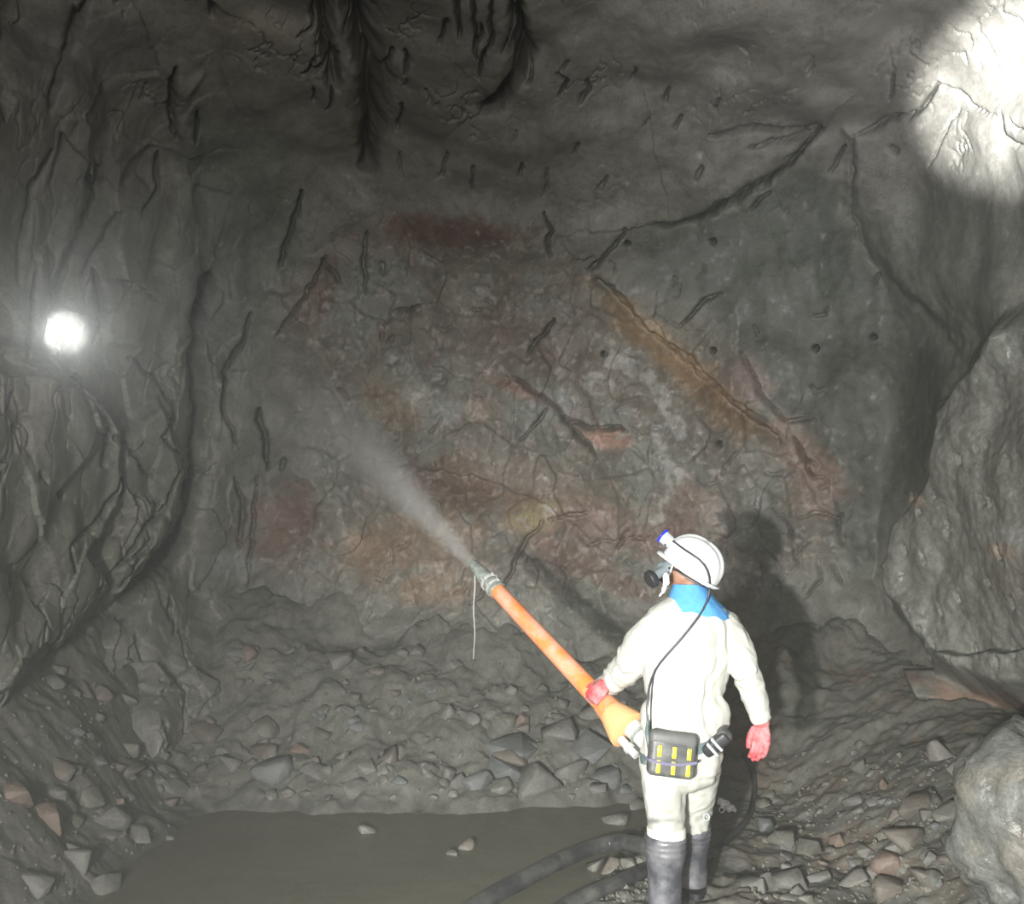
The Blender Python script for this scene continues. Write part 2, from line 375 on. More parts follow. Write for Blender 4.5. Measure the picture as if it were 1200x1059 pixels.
# left wall
crack([(244, 325), (229, 380), (226, 430), (233, 480), (227, 560), (216, 612), (192, 662), (158, 694)], 15, 0.40)
crack([(205, 638), (160, 698), (90, 756), (40, 810), (-20, 880)], 22, 0.36)
crack([(185, 590), (176, 640), (140, 690)], 8, 0.16)
for pts, w, dep in (([(85, 440), (105, 470), (128, 500), (134, 525), (126, 546)], 7, 0.18), ([(140, 560), (138, 578), (115, 612), (84, 642), (90, 672)], 3.5, 0.12), ([(150, 420), (185, 450), (203, 474), (198, 500), (186, 512), (206, 532)], 3, 0.12),
                    ([(296, 368), (284, 402), (262, 440), (262, 482), (280, 520)], 3.0, 0.12), ([(302, 480), (310, 520), (312, 550)], 4.5, 0.14), ([(335, 535), (328, 552)], 3, 0.08), ([(275, 560), (286, 600), (280, 640)], 3.4, 0.12),
                    ([(140, 512), (165, 540), (176, 560)], 3.5, 0.10), ([(110, 320), (122, 350), (120, 372), (110, 400)], 5, 0.14), ([(40, 320), (42, 370), (32, 420)], 5, 0.14), ([(106, 195), (108, 230), (96, 260)], 4, 0.12),
                    ([(140, 250), (120, 290), (98, 325)], 8, 0.12), ([(205, 80), (200, 130), (206, 160)], 5, 0.12), ([(232, 130), (228, 165)], 4, 0.10), ([(186, 180), (186, 220), (168, 250)], 3.5, 0.10),
                    ([(130, 330), (160, 335), (185, 352)], 3, 0.09), ([(195, 495), (190, 520)], 2.5, 0.06), ([(200, 700), (205, 740)], 3, 0.1), ([(214, 560), (236, 545)], 2.5, 0.06), ([(120, 690), (190, 600), (212, 540)], 3, 0.1),
                    ([(44, 555), (50, 566)], 4, 0.07), ([(68, 570), (72, 586)], 4, 0.08), ([(300, 560), (296, 640), (290, 690)], 3, 0.1), ([(246, 0), (250, 20)], 4, 0.1), ([(100, 0), (80, 60), (55, 130)], 8, 0.1), ([(60, 180), (30, 260), (20, 330)], 7, 0.1)):
    crack(pts, w, dep)
ledge([(244, 325), (229, 380), (226, 430), (233, 480), (227, 560), (216, 612), (192, 662)], 0.10, 45, side=1)
crack([(1082, 842), (1110, 850), (1160, 860), (1230, 866)], 9, 0.24)
for k in range(26):
    x = random.uniform(1060, 1190); y = random.uniform(500, 780); h = random.uniform(5, 14)
    crack([(x, y), (x + h * 0.3, y + h)], random.uniform(1.6, 2.6), 0.03, False)
P = P - D * d2[:, None] + LAT[:, None] * np.array([[0.80, 0.0, 0.55]])

# -- mineral colours
base = np.array([0.150, 0.150, 0.126])
Cc = np.repeat(base[None], len(P), 0)
nA = fbm(P * 2.2, 4, 101); nB = fbm(P * 6.0, 4, 111); nC = fbm(P * 14, 3, 121)
def paint(mask, col, s=1.0):
    global Cc
    m = np.clip(mask * s, 0, 1)[:, None]; Cc = Cc * (1 - m) + np.array(col) * m
def blob(x, y, rx, ry, ang, col, s=1.0, rough=0.6, th=0.45):
    a = math.radians(ang); c, sn = math.cos(a), math.sin(a)
    U, V = u - x, v - y
    q = ((U * c + V * sn) / rx) ** 2 + ((-U * sn + V * c) / ry) ** 2
    paint(sstep(th - 0.32, th + 0.40, np.exp(-q) + rough * 0.55 * (nB + 0.5 * nC) - 0.0) * (q < 6), col, s)
paint(sstep(330, 140, v) * (v > -2000), (0.165, 0.148, 0.125), 0.75)
paint(low, (0.150, 0.150, 0.128), 0.85)
paint(rockm * (1 - low) * sstep(-0.2, 0.3, nA + 0.1), (0.150, 0.115, 0.090), 0.65)
paint(rockm * sstep(0.0, 0.35, nB), (0.12, 0.125, 0.115), 0.6)
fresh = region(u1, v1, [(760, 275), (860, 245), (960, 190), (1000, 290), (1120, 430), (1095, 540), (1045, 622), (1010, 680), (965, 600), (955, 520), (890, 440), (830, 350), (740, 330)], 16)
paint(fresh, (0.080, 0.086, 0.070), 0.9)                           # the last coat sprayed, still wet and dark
paint(region(u1, v1, [(205, 110), (350, 150), (345, 260), (310, 400), (250, 470), (225, 380)], 25), (0.115, 0.120, 0.104), 0.8)
for b_ in ((520, 272, 95, 24, 2, (0.115, 0.060, 0.048), .9), (620, 585, 140, 42, 18, (0.17, 0.105, 0.070), .85), (540, 570, 60, 40, 25, (0.14, 0.085, 0.058), .8), (480, 640, 90, 42, -5, (0.22, 0.135, 0.080), .75), (335, 612, 46, 56, 40, (0.135, 0.070, 0.052), .85),
           (455, 470, 50, 30, 20, (0.20, 0.125, 0.070), .6), (790, 420, 120, 22, 40, (0.25, 0.155, 0.075), .9), (760, 385, 60, 16, 42, (0.30, 0.21, 0.12), .7), (850, 480, 60, 26, 40, (0.21, 0.13, 0.07), .8), (880, 445, 34, 26, 50, (0.26, 0.18, 0.16), .7), (940, 530, 60, 22, 45, (0.22, 0.14, 0.11), .7), (960, 570, 36, 40, 45, (0.19, 0.12, 0.095), .7),
           (712, 514, 32, 13, 8, (0.33, 0.18, 0.13), .85), (620, 462, 60, 10, 25, (0.22, 0.11, 0.085), .7), (630, 606, 42, 20, -15, (0.24, 0.20, 0.08), .75), (700, 618, 70, 26, 10, (0.21, 0.14, 0.12), .7), (620, 560, 70, 22, 10, (0.22, 0.19, 0.17), .5), (800, 600, 44, 36, 0, (0.20, 0.13, 0.11), .7), (680, 660, 90, 20, 25, (0.15, 0.085, 0.065), .7),
           (505, 690, 50, 22, 0, (0.24, 0.14, 0.075), .6), (420, 640, 24, 18, 40, (0.28, 0.18, 0.11), .7), (780, 630, 50, 16, 0, (0.19, 0.10, 0.085), .6), (375, 340, 20, 60, 20, (0.13, 0.078, 0.055), .7), (610, 400, 90, 40, 20, (0.15, 0.105, 0.085), .6),
           (485, 465, 20, 16, 0, (0.30, 0.30, 0.28), .5), (528, 350, 26, 14, 30, (0.24, 0.22, 0.18), .5), (650, 475, 34, 20, 0, (0.22, 0.24, 0.24), .45), (530, 480, 24, 14, 0, (0.24, 0.26, 0.26), .5), (560, 480, 18, 14, 0, (0.28, 0.19, 0.14), .6),
           (1185, 628, 22, 20, 0, (0.36, 0.36, 0.36), .7), (1172, 646, 20, 12, 0, (0.40, 0.22, 0.12), .7), (1190, 680, 30, 26, 0, (0.18, 0.12, 0.10), .8), (1076, 588, 9, 7, 0, (0.42, 0.28, 0.17), .9), (1148, 826, 80, 22, 8, (0.20, 0.125, 0.085), .95), (1050, 790, 70, 10, 15, (0.19, 0.12, 0.095), .6),
           (30, 470, 60, 60, 0, (0.155, 0.115, 0.08), .5), (125, 620, 40, 36, 0, (0.19, 0.18, 0.15), .6), (90, 770, 30, 16, -40, (0.20, 0.135, 0.07), .6), (270, 660, 34, 14, 0, (0.24, 0.25, 0.26), .5), (515, 752, 30, 8, 5, (0.36, 0.38, 0.38), .6), (290, 765, 16, 14, 0, (0.20, 0.11, 0.085), .6),
           (300, 30, 60, 22, 10, (0.20, 0.165, 0.135), .6), (80, 60, 120, 60, 0, (0.13, 0.115, 0.115), .5)):
    blob(*b_)
paint(butt, (0.172, 0.174, 0.152), 0.6)
wm = 0                                                                        # white lime streaks
for pts, w in (([(715, 420), (760, 440), (785, 480), (800, 505)], 13), ([(755, 490), (778, 520), (785, 580), (770, 610)], 8), ([(780, 545), (800, 560)], 10), ([(690, 440), (730, 450)], 8), ([(640, 590), (650, 600)], 6)):
    ix, d, s, a = pl_dist(u1, v1, pts, w * 3); t = np.zeros(len(P)); t[ix] = np.exp(-(d / w) ** 2); wm = np.maximum(wm, t)
paint(sstep(0.45, 1.1, wm + 0.8 * nC + 0.5 * nB), (0.36, 0.35, 0.33), 0.55)
paint(sstep(0.28, 0.5, nC * rockm), (0.33, 0.29, 0.25), 0.4)

lum = Cc.mean(1, keepdims=True); Cc = lum + (Cc - lum) * 0.78
Cc *= 1.22 * np.array([[0.985, 1.0, 0.985]])

# -- build, one object per side, shading continuous across the seams
ny, nx = A.shape
idg = np.arange(ny * nx).reshape(ny, nx)
Q = np.stack([idg[:-1, :-1], idg[1:, :-1], idg[1:, 1:], idg[:-1, 1:]], -1).reshape(-1, 4)
full = make_mesh('drift', P, Q)
VN = np.zeros(len(P) * 3, np.float32); full.vertices.foreach_get('normal', VN); VN = VN.reshape(-1, 3)
own_q = owner[Q[:, 0]]
for k, (nme, n, p) in enumerate(planes):
    if nme == 'floor_bed': continue
    fs = Q[(own_q == k) | ((own_q == 4) & (k == 0)) & False]
    if nme == 'wall_back': fs = Q[(own_q == 0) | (own_q == 4)]
    ids, inv = np.unique(fs, return_inverse=True)
    me = make_mesh(nme, P[ids], inv.reshape(-1, 4))
    me.normals_split_custom_set_from_vertices(VN[ids])
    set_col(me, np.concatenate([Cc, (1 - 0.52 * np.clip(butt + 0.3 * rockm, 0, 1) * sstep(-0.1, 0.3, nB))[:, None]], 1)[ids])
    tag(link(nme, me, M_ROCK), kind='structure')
bpy.data.meshes.remove(full)
SHELL_BVH = None

# ------------------------------------------------------------------ the muck floor
def floor_z(x, y, fine=True):
    x = np.asarray(x, float); y = np.asarray(y, float)
    Pn = np.stack([x, y, np.zeros_like(x)], -1).reshape(-1, 3)
    n1 = fbm(Pn * 0.9, 3, 201).reshape(x.shape)
    edge = 5.70 + 0.10 * n1 + 0.13 * fbm(Pn * 2.6, 3, 207).reshape(x.shape) + 0.10 * np.sin(x * 1.3)
    t = y - edge
    n0 = fbm(Pn * 1.6, 3, 205).reshape(x.shape)
    zb = 0.12 * sstep(-0.08, 0.12, t) + 0.55 * np.clip(t, 0, 3) ** 1.15 * (1 + 0.18 * n0)
    zl = 1.05 * sstep(-1.85 - 0.05 * (y - 5), -3.1, x + 0.12 * n1) + 0.10 * sstep(-1.78 - 0.16 * (5.2 - y), -2.02 - 0.16 * (5.2 - y), x + 0.1 * n1)
    zr = 0.16 * sstep(-0.06, 0.34, x - 0.55 * (y - 4.15) + 0.15 * n1) + 0.45 * sstep(1.5, 3.0, x) + 0.12 * sstep(1.6, 2.2, x + 0.3 * n1)
    zn = 0.16 * sstep(3.85, 3.45, y - 0.35 * np.minimum(x, 0.6) + 0.1 * n1)
    z = -0.09 + np.maximum(np.maximum(zb, zl), np.maximum(zr, zn)) + 0.35 * np.minimum(zb, zl + zr)
    if fine:
        n2 = fbm(Pn * 4.5, 4, 211).reshape(x.shape); n3 = fbm(Pn * 15, 3, 221).reshape(x.shape)
        Pz = Pn.copy(); Pz[:, 2] = z.ravel()
        f, e = facets(Pz * 4.2 + 0.35 * fbm(Pz * 4, 2, 19)[:, None], 17); f = f.reshape(x.shape); e = e.reshape(x.shape)
        dry = sstep(-0.06, 0.10, z)
        rub = dry * (0.35 + 0.65 * sstep(-0.1, 0.3, fbm(Pn * 1.5, 2, 231).reshape(x.shape)))
        z = z + dry * (0.034 * n2 + 0.011 * n3) + rub * (0.022 * f - 0.012 * np.exp(-(e / 0.08) ** 2)) + (1 - dry) * 0.012 * n2
    return z
xs = np.concatenate([np.linspace(-4.2, -3.1, 12, endpoint=False), np.linspace(-3.1, 3.3, 430, endpoint=False), np.linspace(3.3, 4.4, 12)])
ys = np.concatenate([np.linspace(-3.6, 2.6, 50, endpoint=False), np.linspace(2.6, 7.7, 350)])
GX, GY = np.meshgrid(xs, ys); GZ = floor_z(GX, GY)
FP = np.stack([GX, GY, GZ], -1).reshape(-1, 3)
idg = np.arange(FP.shape[0]).reshape(GX.shape)
FQ = np.stack([idg[:-1, :-1], idg[:-1, 1:], idg[1:, 1:], idg[1:, :-1]], -1).reshape(-1, 4)
fme = make_mesh('floor', FP, FQ)
fn = fbm(FP * 2.0, 4, 241); fn2 = fbm(FP * 8.0, 3, 251)
FC = np.repeat(np.array([[0.178, 0.178, 0.157]]), len(FP), 0)
def fpaint(m, c, s):
    global FC
    m = np.clip(m * s, 0, 1)[:, None]; FC = FC * (1 - m) + np.array(c) * m
fpaint(sstep(0.05, 0.35, fn + 0.5 * fn2) * sstep(0.6, 1.6, FP[:, 0]) , (0.205, 0.165, 0.135), 0.8)
fpaint(sstep(0.15, 0.4, fn2) , (0.20, 0.185, 0.155), 0.5)
fpaint(sstep(0.1, 0.35, fn) * sstep(-1.2, -2.2, FP[:, 0]), (0.17, 0.165, 0.14), 0.7)
wetm = sstep(0.10, 0.02, FP[:, 2])[:, None]                          # soaked mud along the waterline
set_col(fme, FC * np.array([[0.87, 0.885, 0.87]]) * (1 - 0.32 * wetm))
floor = tag(link('floor', fme, M_FLOOR), kind='structure')
FLOOR_BVH = BVHTree.FromPolygons([tuple(p) for p in FP], FQ.tolist())

def on_floor(px, py):
    """the point of the ground seen at a pixel"""
    d = Vector(ray(px, py)).normalized()
    h = FLOOR_BVH.ray_cast(Vector(CAM), d)
    return h[0], h[1]

# muddy water
m, nt, b = new_mat('muddy_water'); L = nt.links.new
geo = N(nt, 'ShaderNodeNewGeometry'); n1 = N(nt, 'ShaderNodeTexNoise', Scale=1.6, Detail=5.0); L(geo.outputs['Position'], n1.inputs['Vector'])
L(mix(nt, 'MIX', ramp(nt, n1.outputs['Fac'], [(0.35, 0.0), (0.65, 1.0)]), (0.078, 0.077, 0.055), (0.094, 0.091, 0.067)), b.inputs['Base Color'])
b.inputs['Roughness'].default_value = 0.30; b.inputs['Specular IOR Level'].default_value = 0.35
n2 = N(nt, 'ShaderNodeTexNoise', Scale=9.0, Detail=3.0); L(geo.outputs['Position'], n2.inputs['Vector'])
bb = N(nt, 'ShaderNodeBump', Strength=0.12, Distance=0.03); L(n2.outputs['Fac'], bb.inputs['Height']); L(bb.outputs[0], b.inputs['Normal'])
M_WATER = m
wx = np.linspace(-2.6, 1.1, 150); wy = np.linspace(3.1, 6.2, 130); WX, WY = np.meshgrid(wx, wy)
WZ = 0.0 + 0.0025 * fbm(np.stack([WX * 4, WY * 6, WX * 0], -1).reshape(-1, 3), 3, 261).reshape(WX.shape)
wet = floor_z(WX, WY) < 0.03
idg = np.arange(WX.size).reshape(WX.shape)
WQ = np.stack([idg[:-1, :-1], idg[:-1, 1:], idg[1:, 1:], idg[1:, :-1]], -1).reshape(-1, 4)
keep = wet.ravel()[WQ].any(1)
ids, inv = np.unique(WQ[keep], return_inverse=True)
wme = make_mesh('puddle', np.stack([WX, WY, WZ], -1).reshape(-1, 3)[ids], inv.reshape(-1, 4))
tag(link('puddle', wme, M_WATER), 'murky olive brown puddle on the mine floor left of the worker', 'puddle')

# ------------------------------------------------------------------ shape helpers for the figure and the gear
def frame_of(d, ref=None):
    d = Vector(d).normalized()
    r = Vector(ref) if ref is not None else (Vector((0, 0, 1)) if abs(d.z) < 0.9 else Vector((1, 0, 0)))
    x = d.cross(r).normalized(); return x, x.cross(d).normalized(), d

def tube(pts, radii, n=16, caps=True):
    """round tube through points (parallel frames); radii one per point"""
    pts = [Vector(p) for p in pts]; V = []; Fq = []
    if not hasattr(radii, '__len__'): radii = [radii] * len(pts)
    x = None
    for i, p in enumerate(pts):
        d = (pts[min(i + 1, len(pts) - 1)] - pts[max(i - 1, 0)]).normalized()
        if x is None: x, y, _ = frame_of(d)
        else: x = (x - d * x.dot(d)).normalized(); y = x.cross(d)
        for k in range(n):
            a = 2 * math.pi * k / n; V.append(p + (x * math.cos(a) + y * math.sin(a)) * radii[i])
    for i in range(len(pts) - 1):
        for k in range(n):
            k2 = (k + 1) % n; Fq.append((i * n + k, i * n + k2, (i + 1) * n + k2, (i + 1) * n + k))
    if caps:
        Fq.append(tuple(range(n - 1, -1, -1))); Fq.append(tuple((len(pts) - 1) * n + k for k in range(n)))
    return V, Fq

def loft(rings, caps=True):
    n = len(rings[0]); V = [Vector(p) for r in rings for p in r]; Fq = []
    for i in range(len(rings) - 1):
        for k in range(n):
            k2 = (k + 1) % n; Fq.append((i * n + k, i * n + k2, (i + 1) * n + k2, (i + 1) * n + k))
    if caps:
        Fq.append(tuple(range(n - 1, -1, -1))); Fq.append(tuple((len(rings) - 1) * n + k for k in range(n)))
    return V, Fq

def oval(c, hx, hy, n=28, tilt=0.0, power=2.3):
    c = Vector(c); out = []
    for k in range(n):
        a = 2 * math.pi * k / n; ca, sa = math.cos(a), math.sin(a)
        X = hx * math.copysign(abs(ca) ** (2 / power), ca); Y = hy * math.copysign(abs(sa) ** (2 / power), sa)
        out.append(c + Vector((X, Y, X * tilt)))
    return out

def ball(c, r, M=None, seg=20, rings=12):
    """ellipsoid with radii r in the frame M (columns)"""
    V = []; Fq = []; M = M or Matrix.Identity(3); c = Vector(c)
    for i in range(rings + 1):
        t = math.pi * i / rings
        for k in range(seg):
            a = 2 * math.pi * k / seg
            V.append(c + M @ Vector((r[0] * math.sin(t) * math.cos(a), r[1] * math.sin(t) * math.sin(a), r[2] * math.cos(t))))
    for i in range(rings):
        for k in range(seg):
            k2 = (k + 1) % seg; Fq.append((i * seg + k, (i + 1) * seg + k, (i + 1) * seg + k2, i * seg + k2))
    return V, Fq

def rbox(size, M=None, c=(0, 0, 0), bev=0.01, seg=3):
    bm = bmesh.new(); bmesh.ops.create_cube(bm, size=1)
    for v_ in bm.verts: v_.co = Vector((v_.co.x * size[0], v_.co.y * size[1], v_.co.z * size[2]))
    bmesh.ops.bevel(bm, geom=bm.edges[:], offset=bev, segments=seg, profile=0.5, affect='EDGES')
    M = M or Matrix.Identity(3); V = [M @ v_.co + Vector(c) for v_ in bm.verts]; Fq = [tuple(l.index for l in f.verts) for f in bm.faces]
    bm.verts.index_update(); bm.free(); return V, Fq

def torus(c, axis, R_, r_, n=24, k=10, arc=1.0):
    x, y, d = frame_of(axis); c = Vector(c)
    pts = [c + (x * math.cos(2 * math.pi * arc * i / n) + y * math.sin(2 * math.pi * arc * i / n)) * R_ for i in range(n + 1)]
    return tube(pts, r_, k)

def join(parts):
    V = []; Fq = []
    for v_, f_ in parts:
        o = len(V); V += list(v_); Fq += [tuple(i + o for i in f) for f in f_]
    return V, Fq

def raw_mesh(name, part, smooth=True):
    me = bpy.data.meshes.new(name); me.from_pydata([tuple(p) for p in part[0]], [], part[1])
    bm = bmesh.new(); bm.from_mesh(me); bmesh.ops.remove_doubles(bm, verts=bm.verts, dist=1e-5); bmesh.ops.recalc_face_normals(bm, faces=bm.faces); bm.to_mesh(me); bm.free()
    me.polygons.foreach_set('use_smooth', np.full(len(me.polygons), smooth)); me.update()
    if smooth: me.set_sharp_from_angle(angle=math.radians(42))
    return me

def laplace(me, it, f=0.5):
    n = len(me.vertices); co = np.zeros(n * 3, np.float32); me.vertices.foreach_get('co', co); co = co.reshape(-1, 3).astype(float)
    e = np.zeros(len(me.edges) * 2, np.int32); me.edges.foreach_get('vertices', e); e = e.reshape(-1, 2)
    deg = np.bincount(e.ravel(), minlength=n).clip(1)[:, None]
    for _ in range(it):
        s = np.stack([np.bincount(e[:, 0], co[e[:, 1], k], n) + np.bincount(e[:, 1], co[e[:, 0], k], n) for k in range(3)], -1)
        co = co * (1 - f) + f * s / deg
    me.vertices.foreach_set('co', co.astype(np.float32).ravel()); me.update(); return co

def fuse(name, parts, voxel, it=4):
    """melt overlapping closed shapes into one continuous skin"""
    bm = bmesh.new()
    for p in parts:
        t = raw_mesh('t', p); bm.from_mesh(t); bpy.data.meshes.remove(t)
    me = bpy.data.meshes.new('t'); bm.to_mesh(me); bm.free()
    o = bpy.data.objects.new('t', me); COL.objects.link(o)
    md = o.modifiers.new('r', 'REMESH'); md.mode = 'VOXEL'; md.voxel_size = voxel; md.use_smooth_shade = True
    dg = bpy.context.evaluated_depsgraph_get(); out = bpy.data.meshes.new_from_object(o.evaluated_get(dg))
    bpy.data.objects.remove(o); bpy.data.meshes.remove(me); out.name = name
    laplace(out, it)
    return out

def coords(me):
    n = len(me.vertices); co = np.zeros(n * 3, np.float32); me.vertices.foreach_get('co', co)
    no = np.zeros(n * 3, np.float32); me.vertices.foreach_get('normal', no)
    return co.reshape(-1, 3).astype(float), no.reshape(-1, 3).astype(float)

def bvh_of(me, off=Vector((0, 0, 0))):
    return BVHTree.FromPolygons([v_.co + off for v_ in me.vertices], [tuple(p.vertices) for p in me.polygons])

def put(name, me, mat, parent=None, base=None):
    """link a mesh given in world space as a part of parent, or as a thing standing at base"""
    org = parent_base[parent.name] if parent is not None else Vector(base)
    me.transform(Matrix.Translation(-org))
    o = link(name, me, mat, parent)
    if parent is None: o.location = org
    parent_base[o.name] = org
    return o
parent_base = {}

def P3(me_or_part):
    return me_or_part

# ------------------------------------------------------------------ materials of the figure
M_SKIN = simple('brown_skin', (0.26, 0.135, 0.085), 0.5, 0.4, vary=0.25, scale=30)
M_GLOVE = simple('red_glove', (0.46, 0.055, 0.065), 0.65, 0.3, vary=0.3, scale=35, dirt=(0.42, 0.26, 0.26), dirt_amt=0.5)
M_HELM = simple('white_helmet', (0.66, 0.68, 0.68), 0.28, 0.5)
M_BLUE = simple('blue_cloth', (0.085, 0.30, 0.62), 0.8, 0.2, vary=0.3, scale=40, bump=0.3, bscale=60)
M_BOOT = simple('black_rubber_boot', (0.055, 0.058, 0.068), 0.38, 0.5, vary=0.4, scale=14, dirt=(0.16, 0.16, 0.17), dirt_amt=0.5, bump=0.25)
M_DARK = simple('dark_rubber', (0.022, 0.023, 0.025), 0.45, 0.5, vary=0.3, scale=25)
M_CABLE = simple('black_cable', (0.035, 0.036, 0.045), 0.45, 0.5)
M_PACK = simple('dark_grey_plastic', (0.050, 0.052, 0.055), 0.5, 0.5, vary=0.4, scale=30, dirt=(0.13, 0.13, 0.12), dirt_amt=0.45)
M_YEL = simple('yellow_reflector', (0.85, 0.72, 0.02), 0.4, 0.5)
M_STRAP = simple('violet_grey_strap', (0.13, 0.125, 0.19), 0.7, 0.3, vary=0.3)
M_BELT = simple('grey_green_webbing', (0.085, 0.125, 0.125), 0.75, 0.3, vary=0.4, scale=60, dirt=(0.20, 0.22, 0.21), dirt_amt=0.4)
M_MASK = simple('grey_mask_rubber', (0.16, 0.19, 0.20), 0.45, 0.5, vary=0.3)
M_GREY = simple('pale_grey_plastic', (0.42, 0.47, 0.50), 0.35, 0.5, vary=0.2)
M_SOCK = simple('pale_liner', (0.62, 0.66, 0.56), 0.85, 0.2, vary=0.2)
M_WHITE = simple('white_strap', (0.82, 0.82, 0.80), 0.6, 0.3)
# blue lens ring of the cap lamp glows
M_LENS, nt, b = new_mat('blue_lamp_lens'); b.inputs['Base Color'].default_value = (0.01, 0.02, 0.7, 1); b.inputs['Roughness'].default_value = 0.2
b.inputs['Emission Color'].default_value = (0.01, 0.03, 1.0, 1); b.inputs['Emission Strength'].default_value = 0.55
# coverall cloth with ground-in dirt on legs and cuffs
M_CLOTH, nt, b = new_mat('white_coverall_cloth'); L = nt.links.new
a_ = N(nt, 'ShaderNodeAttribute'); a_.attribute_name = 'tint'; tc = N(nt, 'ShaderNodeTexCoord')
n1 = N(nt, 'ShaderNodeTexNoise', Scale=9.0, Detail=6.0); L(tc.outputs['Object'], n1.inputs['Vector'])
L(mix(nt, 'MULTIPLY', 0.28, a_.outputs['Color'], ramp(nt, n1.outputs['Fac'], [(0.35, 0.55), (0.6, 1.0)])), b.inputs['Base Color'])
b.inputs['Roughness'].default_value = 0.85; b.inputs['Specular IOR Level'].default_value = 0.2
n2 = N(nt, 'ShaderNodeTexNoise', Scale=55.0, Detail=3.0); L(tc.outputs['Object'], n2.inputs['Vector'])
bb = N(nt, 'ShaderNodeBump', Strength=0.25, Distance=0.006); L(n2.outputs['Fac'], bb.inputs['Height']); L(bb.outputs[0], b.inputs['Normal'])

# ------------------------------------------------------------------ the worker
def ground_at(x, y):
    h = FLOOR_BVH.ray_cast(Vector((x, y, 3)), Vector((0, 0, -1))); return h[0].z
YM = 4.0
fl_, fr_ = at(779, 1040, 3.97), at(811, 1030, 4.24)            # ankles
zl, zr_ = ground_at(fl_.x, fl_.y), ground_at(fr_.x, fr_.y)
BASE = Vector((0.5 * (fl_.x + fr_.x), 4.06, min(zl, zr_)))

LA = [at(772, 734, 4.00), at(752, 752, 4.02), at(739, 779, 4.10), at(721, 795, 4.19), at(706, 807, 4.27)]
RA = [at(848, 734, 4.00), at(862, 752, 3.97), at(873, 784, 3.94), at(884, 815, 3.95), at(892, 844, 3.97)]
LL = [at(776, 893, 4.00), at(778, 925, 3.97), at(780, 958, 3.96), at(782, 985, 3.97)]
RL = [at(819, 893, 4.02), at(817, 925, 4.08), at(814, 950, 4.14), at(811, 978, 4.18)]
TOR = [(806, 697, .075, .075), (806, 705, .125, .088), (806, 714, .175, .105), (806, 730, .200, .122), (805, 760, .196, .132), (803, 795, .182, .128), (802, 818, .170, .120),
       (802, 836, .176, .128), (801, 856, .176, .130), (798, 880, .182, .134), (797, 903, .176, .128)]
def torso(k):
    return loft([oval(at(x, y, YM), hx * k - (0.012 if k < 1 else 0), hy * k - (0.012 if k < 1 else 0)) for x, y, hx, hy in TOR])

# head: turned to the left and tilted back
hf = Vector((-0.84, 0.34, 0.42)).normalized(); hu = (Vector((0, 0, 1)) - hf * hf.z).normalized(); hs = hu.cross(hf)     # hs points to his left
HC = at(811, 664, 3.99); HM = Matrix((hs, hf, hu)).transposed()
def hp(s, f, u_): return HC + hs * s + hf * f + hu * u_
def hand(M, c, sc=1.0, grow=0.0, curl=(20, 25, 20), thumb=0.0):
    """palm with four fingers and a thumb; frame columns: thumb side, fingers, back of hand"""
    def w(x, y, z): return Vector(c) + M @ Vector((x * sc, y * sc, z * sc))
    parts = [loft([[w(math.cos(t) * hx, y, math.sin(t) * hz + z) for t in np.linspace(0, 2 * math.pi, 14, endpoint=False)] for y, hx, hz, z in
                   ((-0.035, .028 + grow, .022 + grow, 0), (0.0, .030 + grow, .020 + grow, 0), (0.035, .042 + grow, .018 + grow, .002), (0.075, .044 + grow, .015 + grow, .002), (0.092, .040 + grow, .011 + grow, 0))])]
    for i, (x, l) in enumerate(((.031, .076), (.010, .086), (-.011, .080), (-.031, .062))):
        p = Vector((x, .080, 0)); a = 0; pts = [w(*p)]; 
        for j, fr in enumerate((.45, .30, .25)):
            a += math.radians(curl[j] * (1 + 0.12 * i)); p = p + Vector((x * 0.06, math.cos(a), -math.sin(a))) * l * fr; pts.append(w(*p))
        parts.append(tube(pts, [(.0105 + grow) * sc, (.0100 + grow) * sc, (.0090 + grow) * sc, (.0068 + grow) * sc], 10))
    p = Vector((.030, .018, -.006)); pts = [w(*p)]
    for a, l in ((0.75 - thumb, .042), (0.45 - thumb, .032), (0.25 - thumb, .026)):
        p = p + Vector((math.sin(a), math.cos(a) * 0.9, -0.35)) * l; pts.append(w(*p))
    parts.append(tube(pts, [(.014 + grow) * sc, (.0125 + grow) * sc, (.0105 + grow) * sc, (.008 + grow) * sc], 10))
    return parts
def orth(y, z):
    y = Vector(y).normalized(); z = Vector(z); z = (z - y * z.dot(y)).normalized(); x = y.cross(z); return Matrix((x, y, z)).transposed()

# the lance axis is needed for the gripping hand
L0, L1 = at(753, 873, 4.02), at(553, 660, 5.0)
LD = (L1 - L0).normalized()
def lance(px):
    t = (753 - px) / 200.0; iY = (1 - t) / 4.02 + t / 5.0
    return L0 + (L1 - L0) * ((1 / iY - 4.02) / (5.0 - 4.02))
G = lance(704)
tocam = (Vector(CAM) - G); tocam = (tocam - LD * tocam.dot(LD)).normalized()
across = LD.cross(tocam).normalized()
if across.x > 0: across = -across                                # down-left across the pipe
LHM = orth(across, tocam); 
if LHM.col[0].dot(LD) < 0: LHM = Matrix((-LHM.col[0], LHM.col[1], LHM.col[2])).transposed()
LHC = G - across * 0.062 + tocam * 0.064
RHM = orth((-0.10, 0.02, -1), (0.72, 0.62, 0.0)); RHM = Matrix((Vector((-0.65, 0.75, 0.08)).normalized(), RHM.col[1], RHM.col[2])).transposed()
RHC = RA[-1] + Vector((0.003, 0, -0.018))

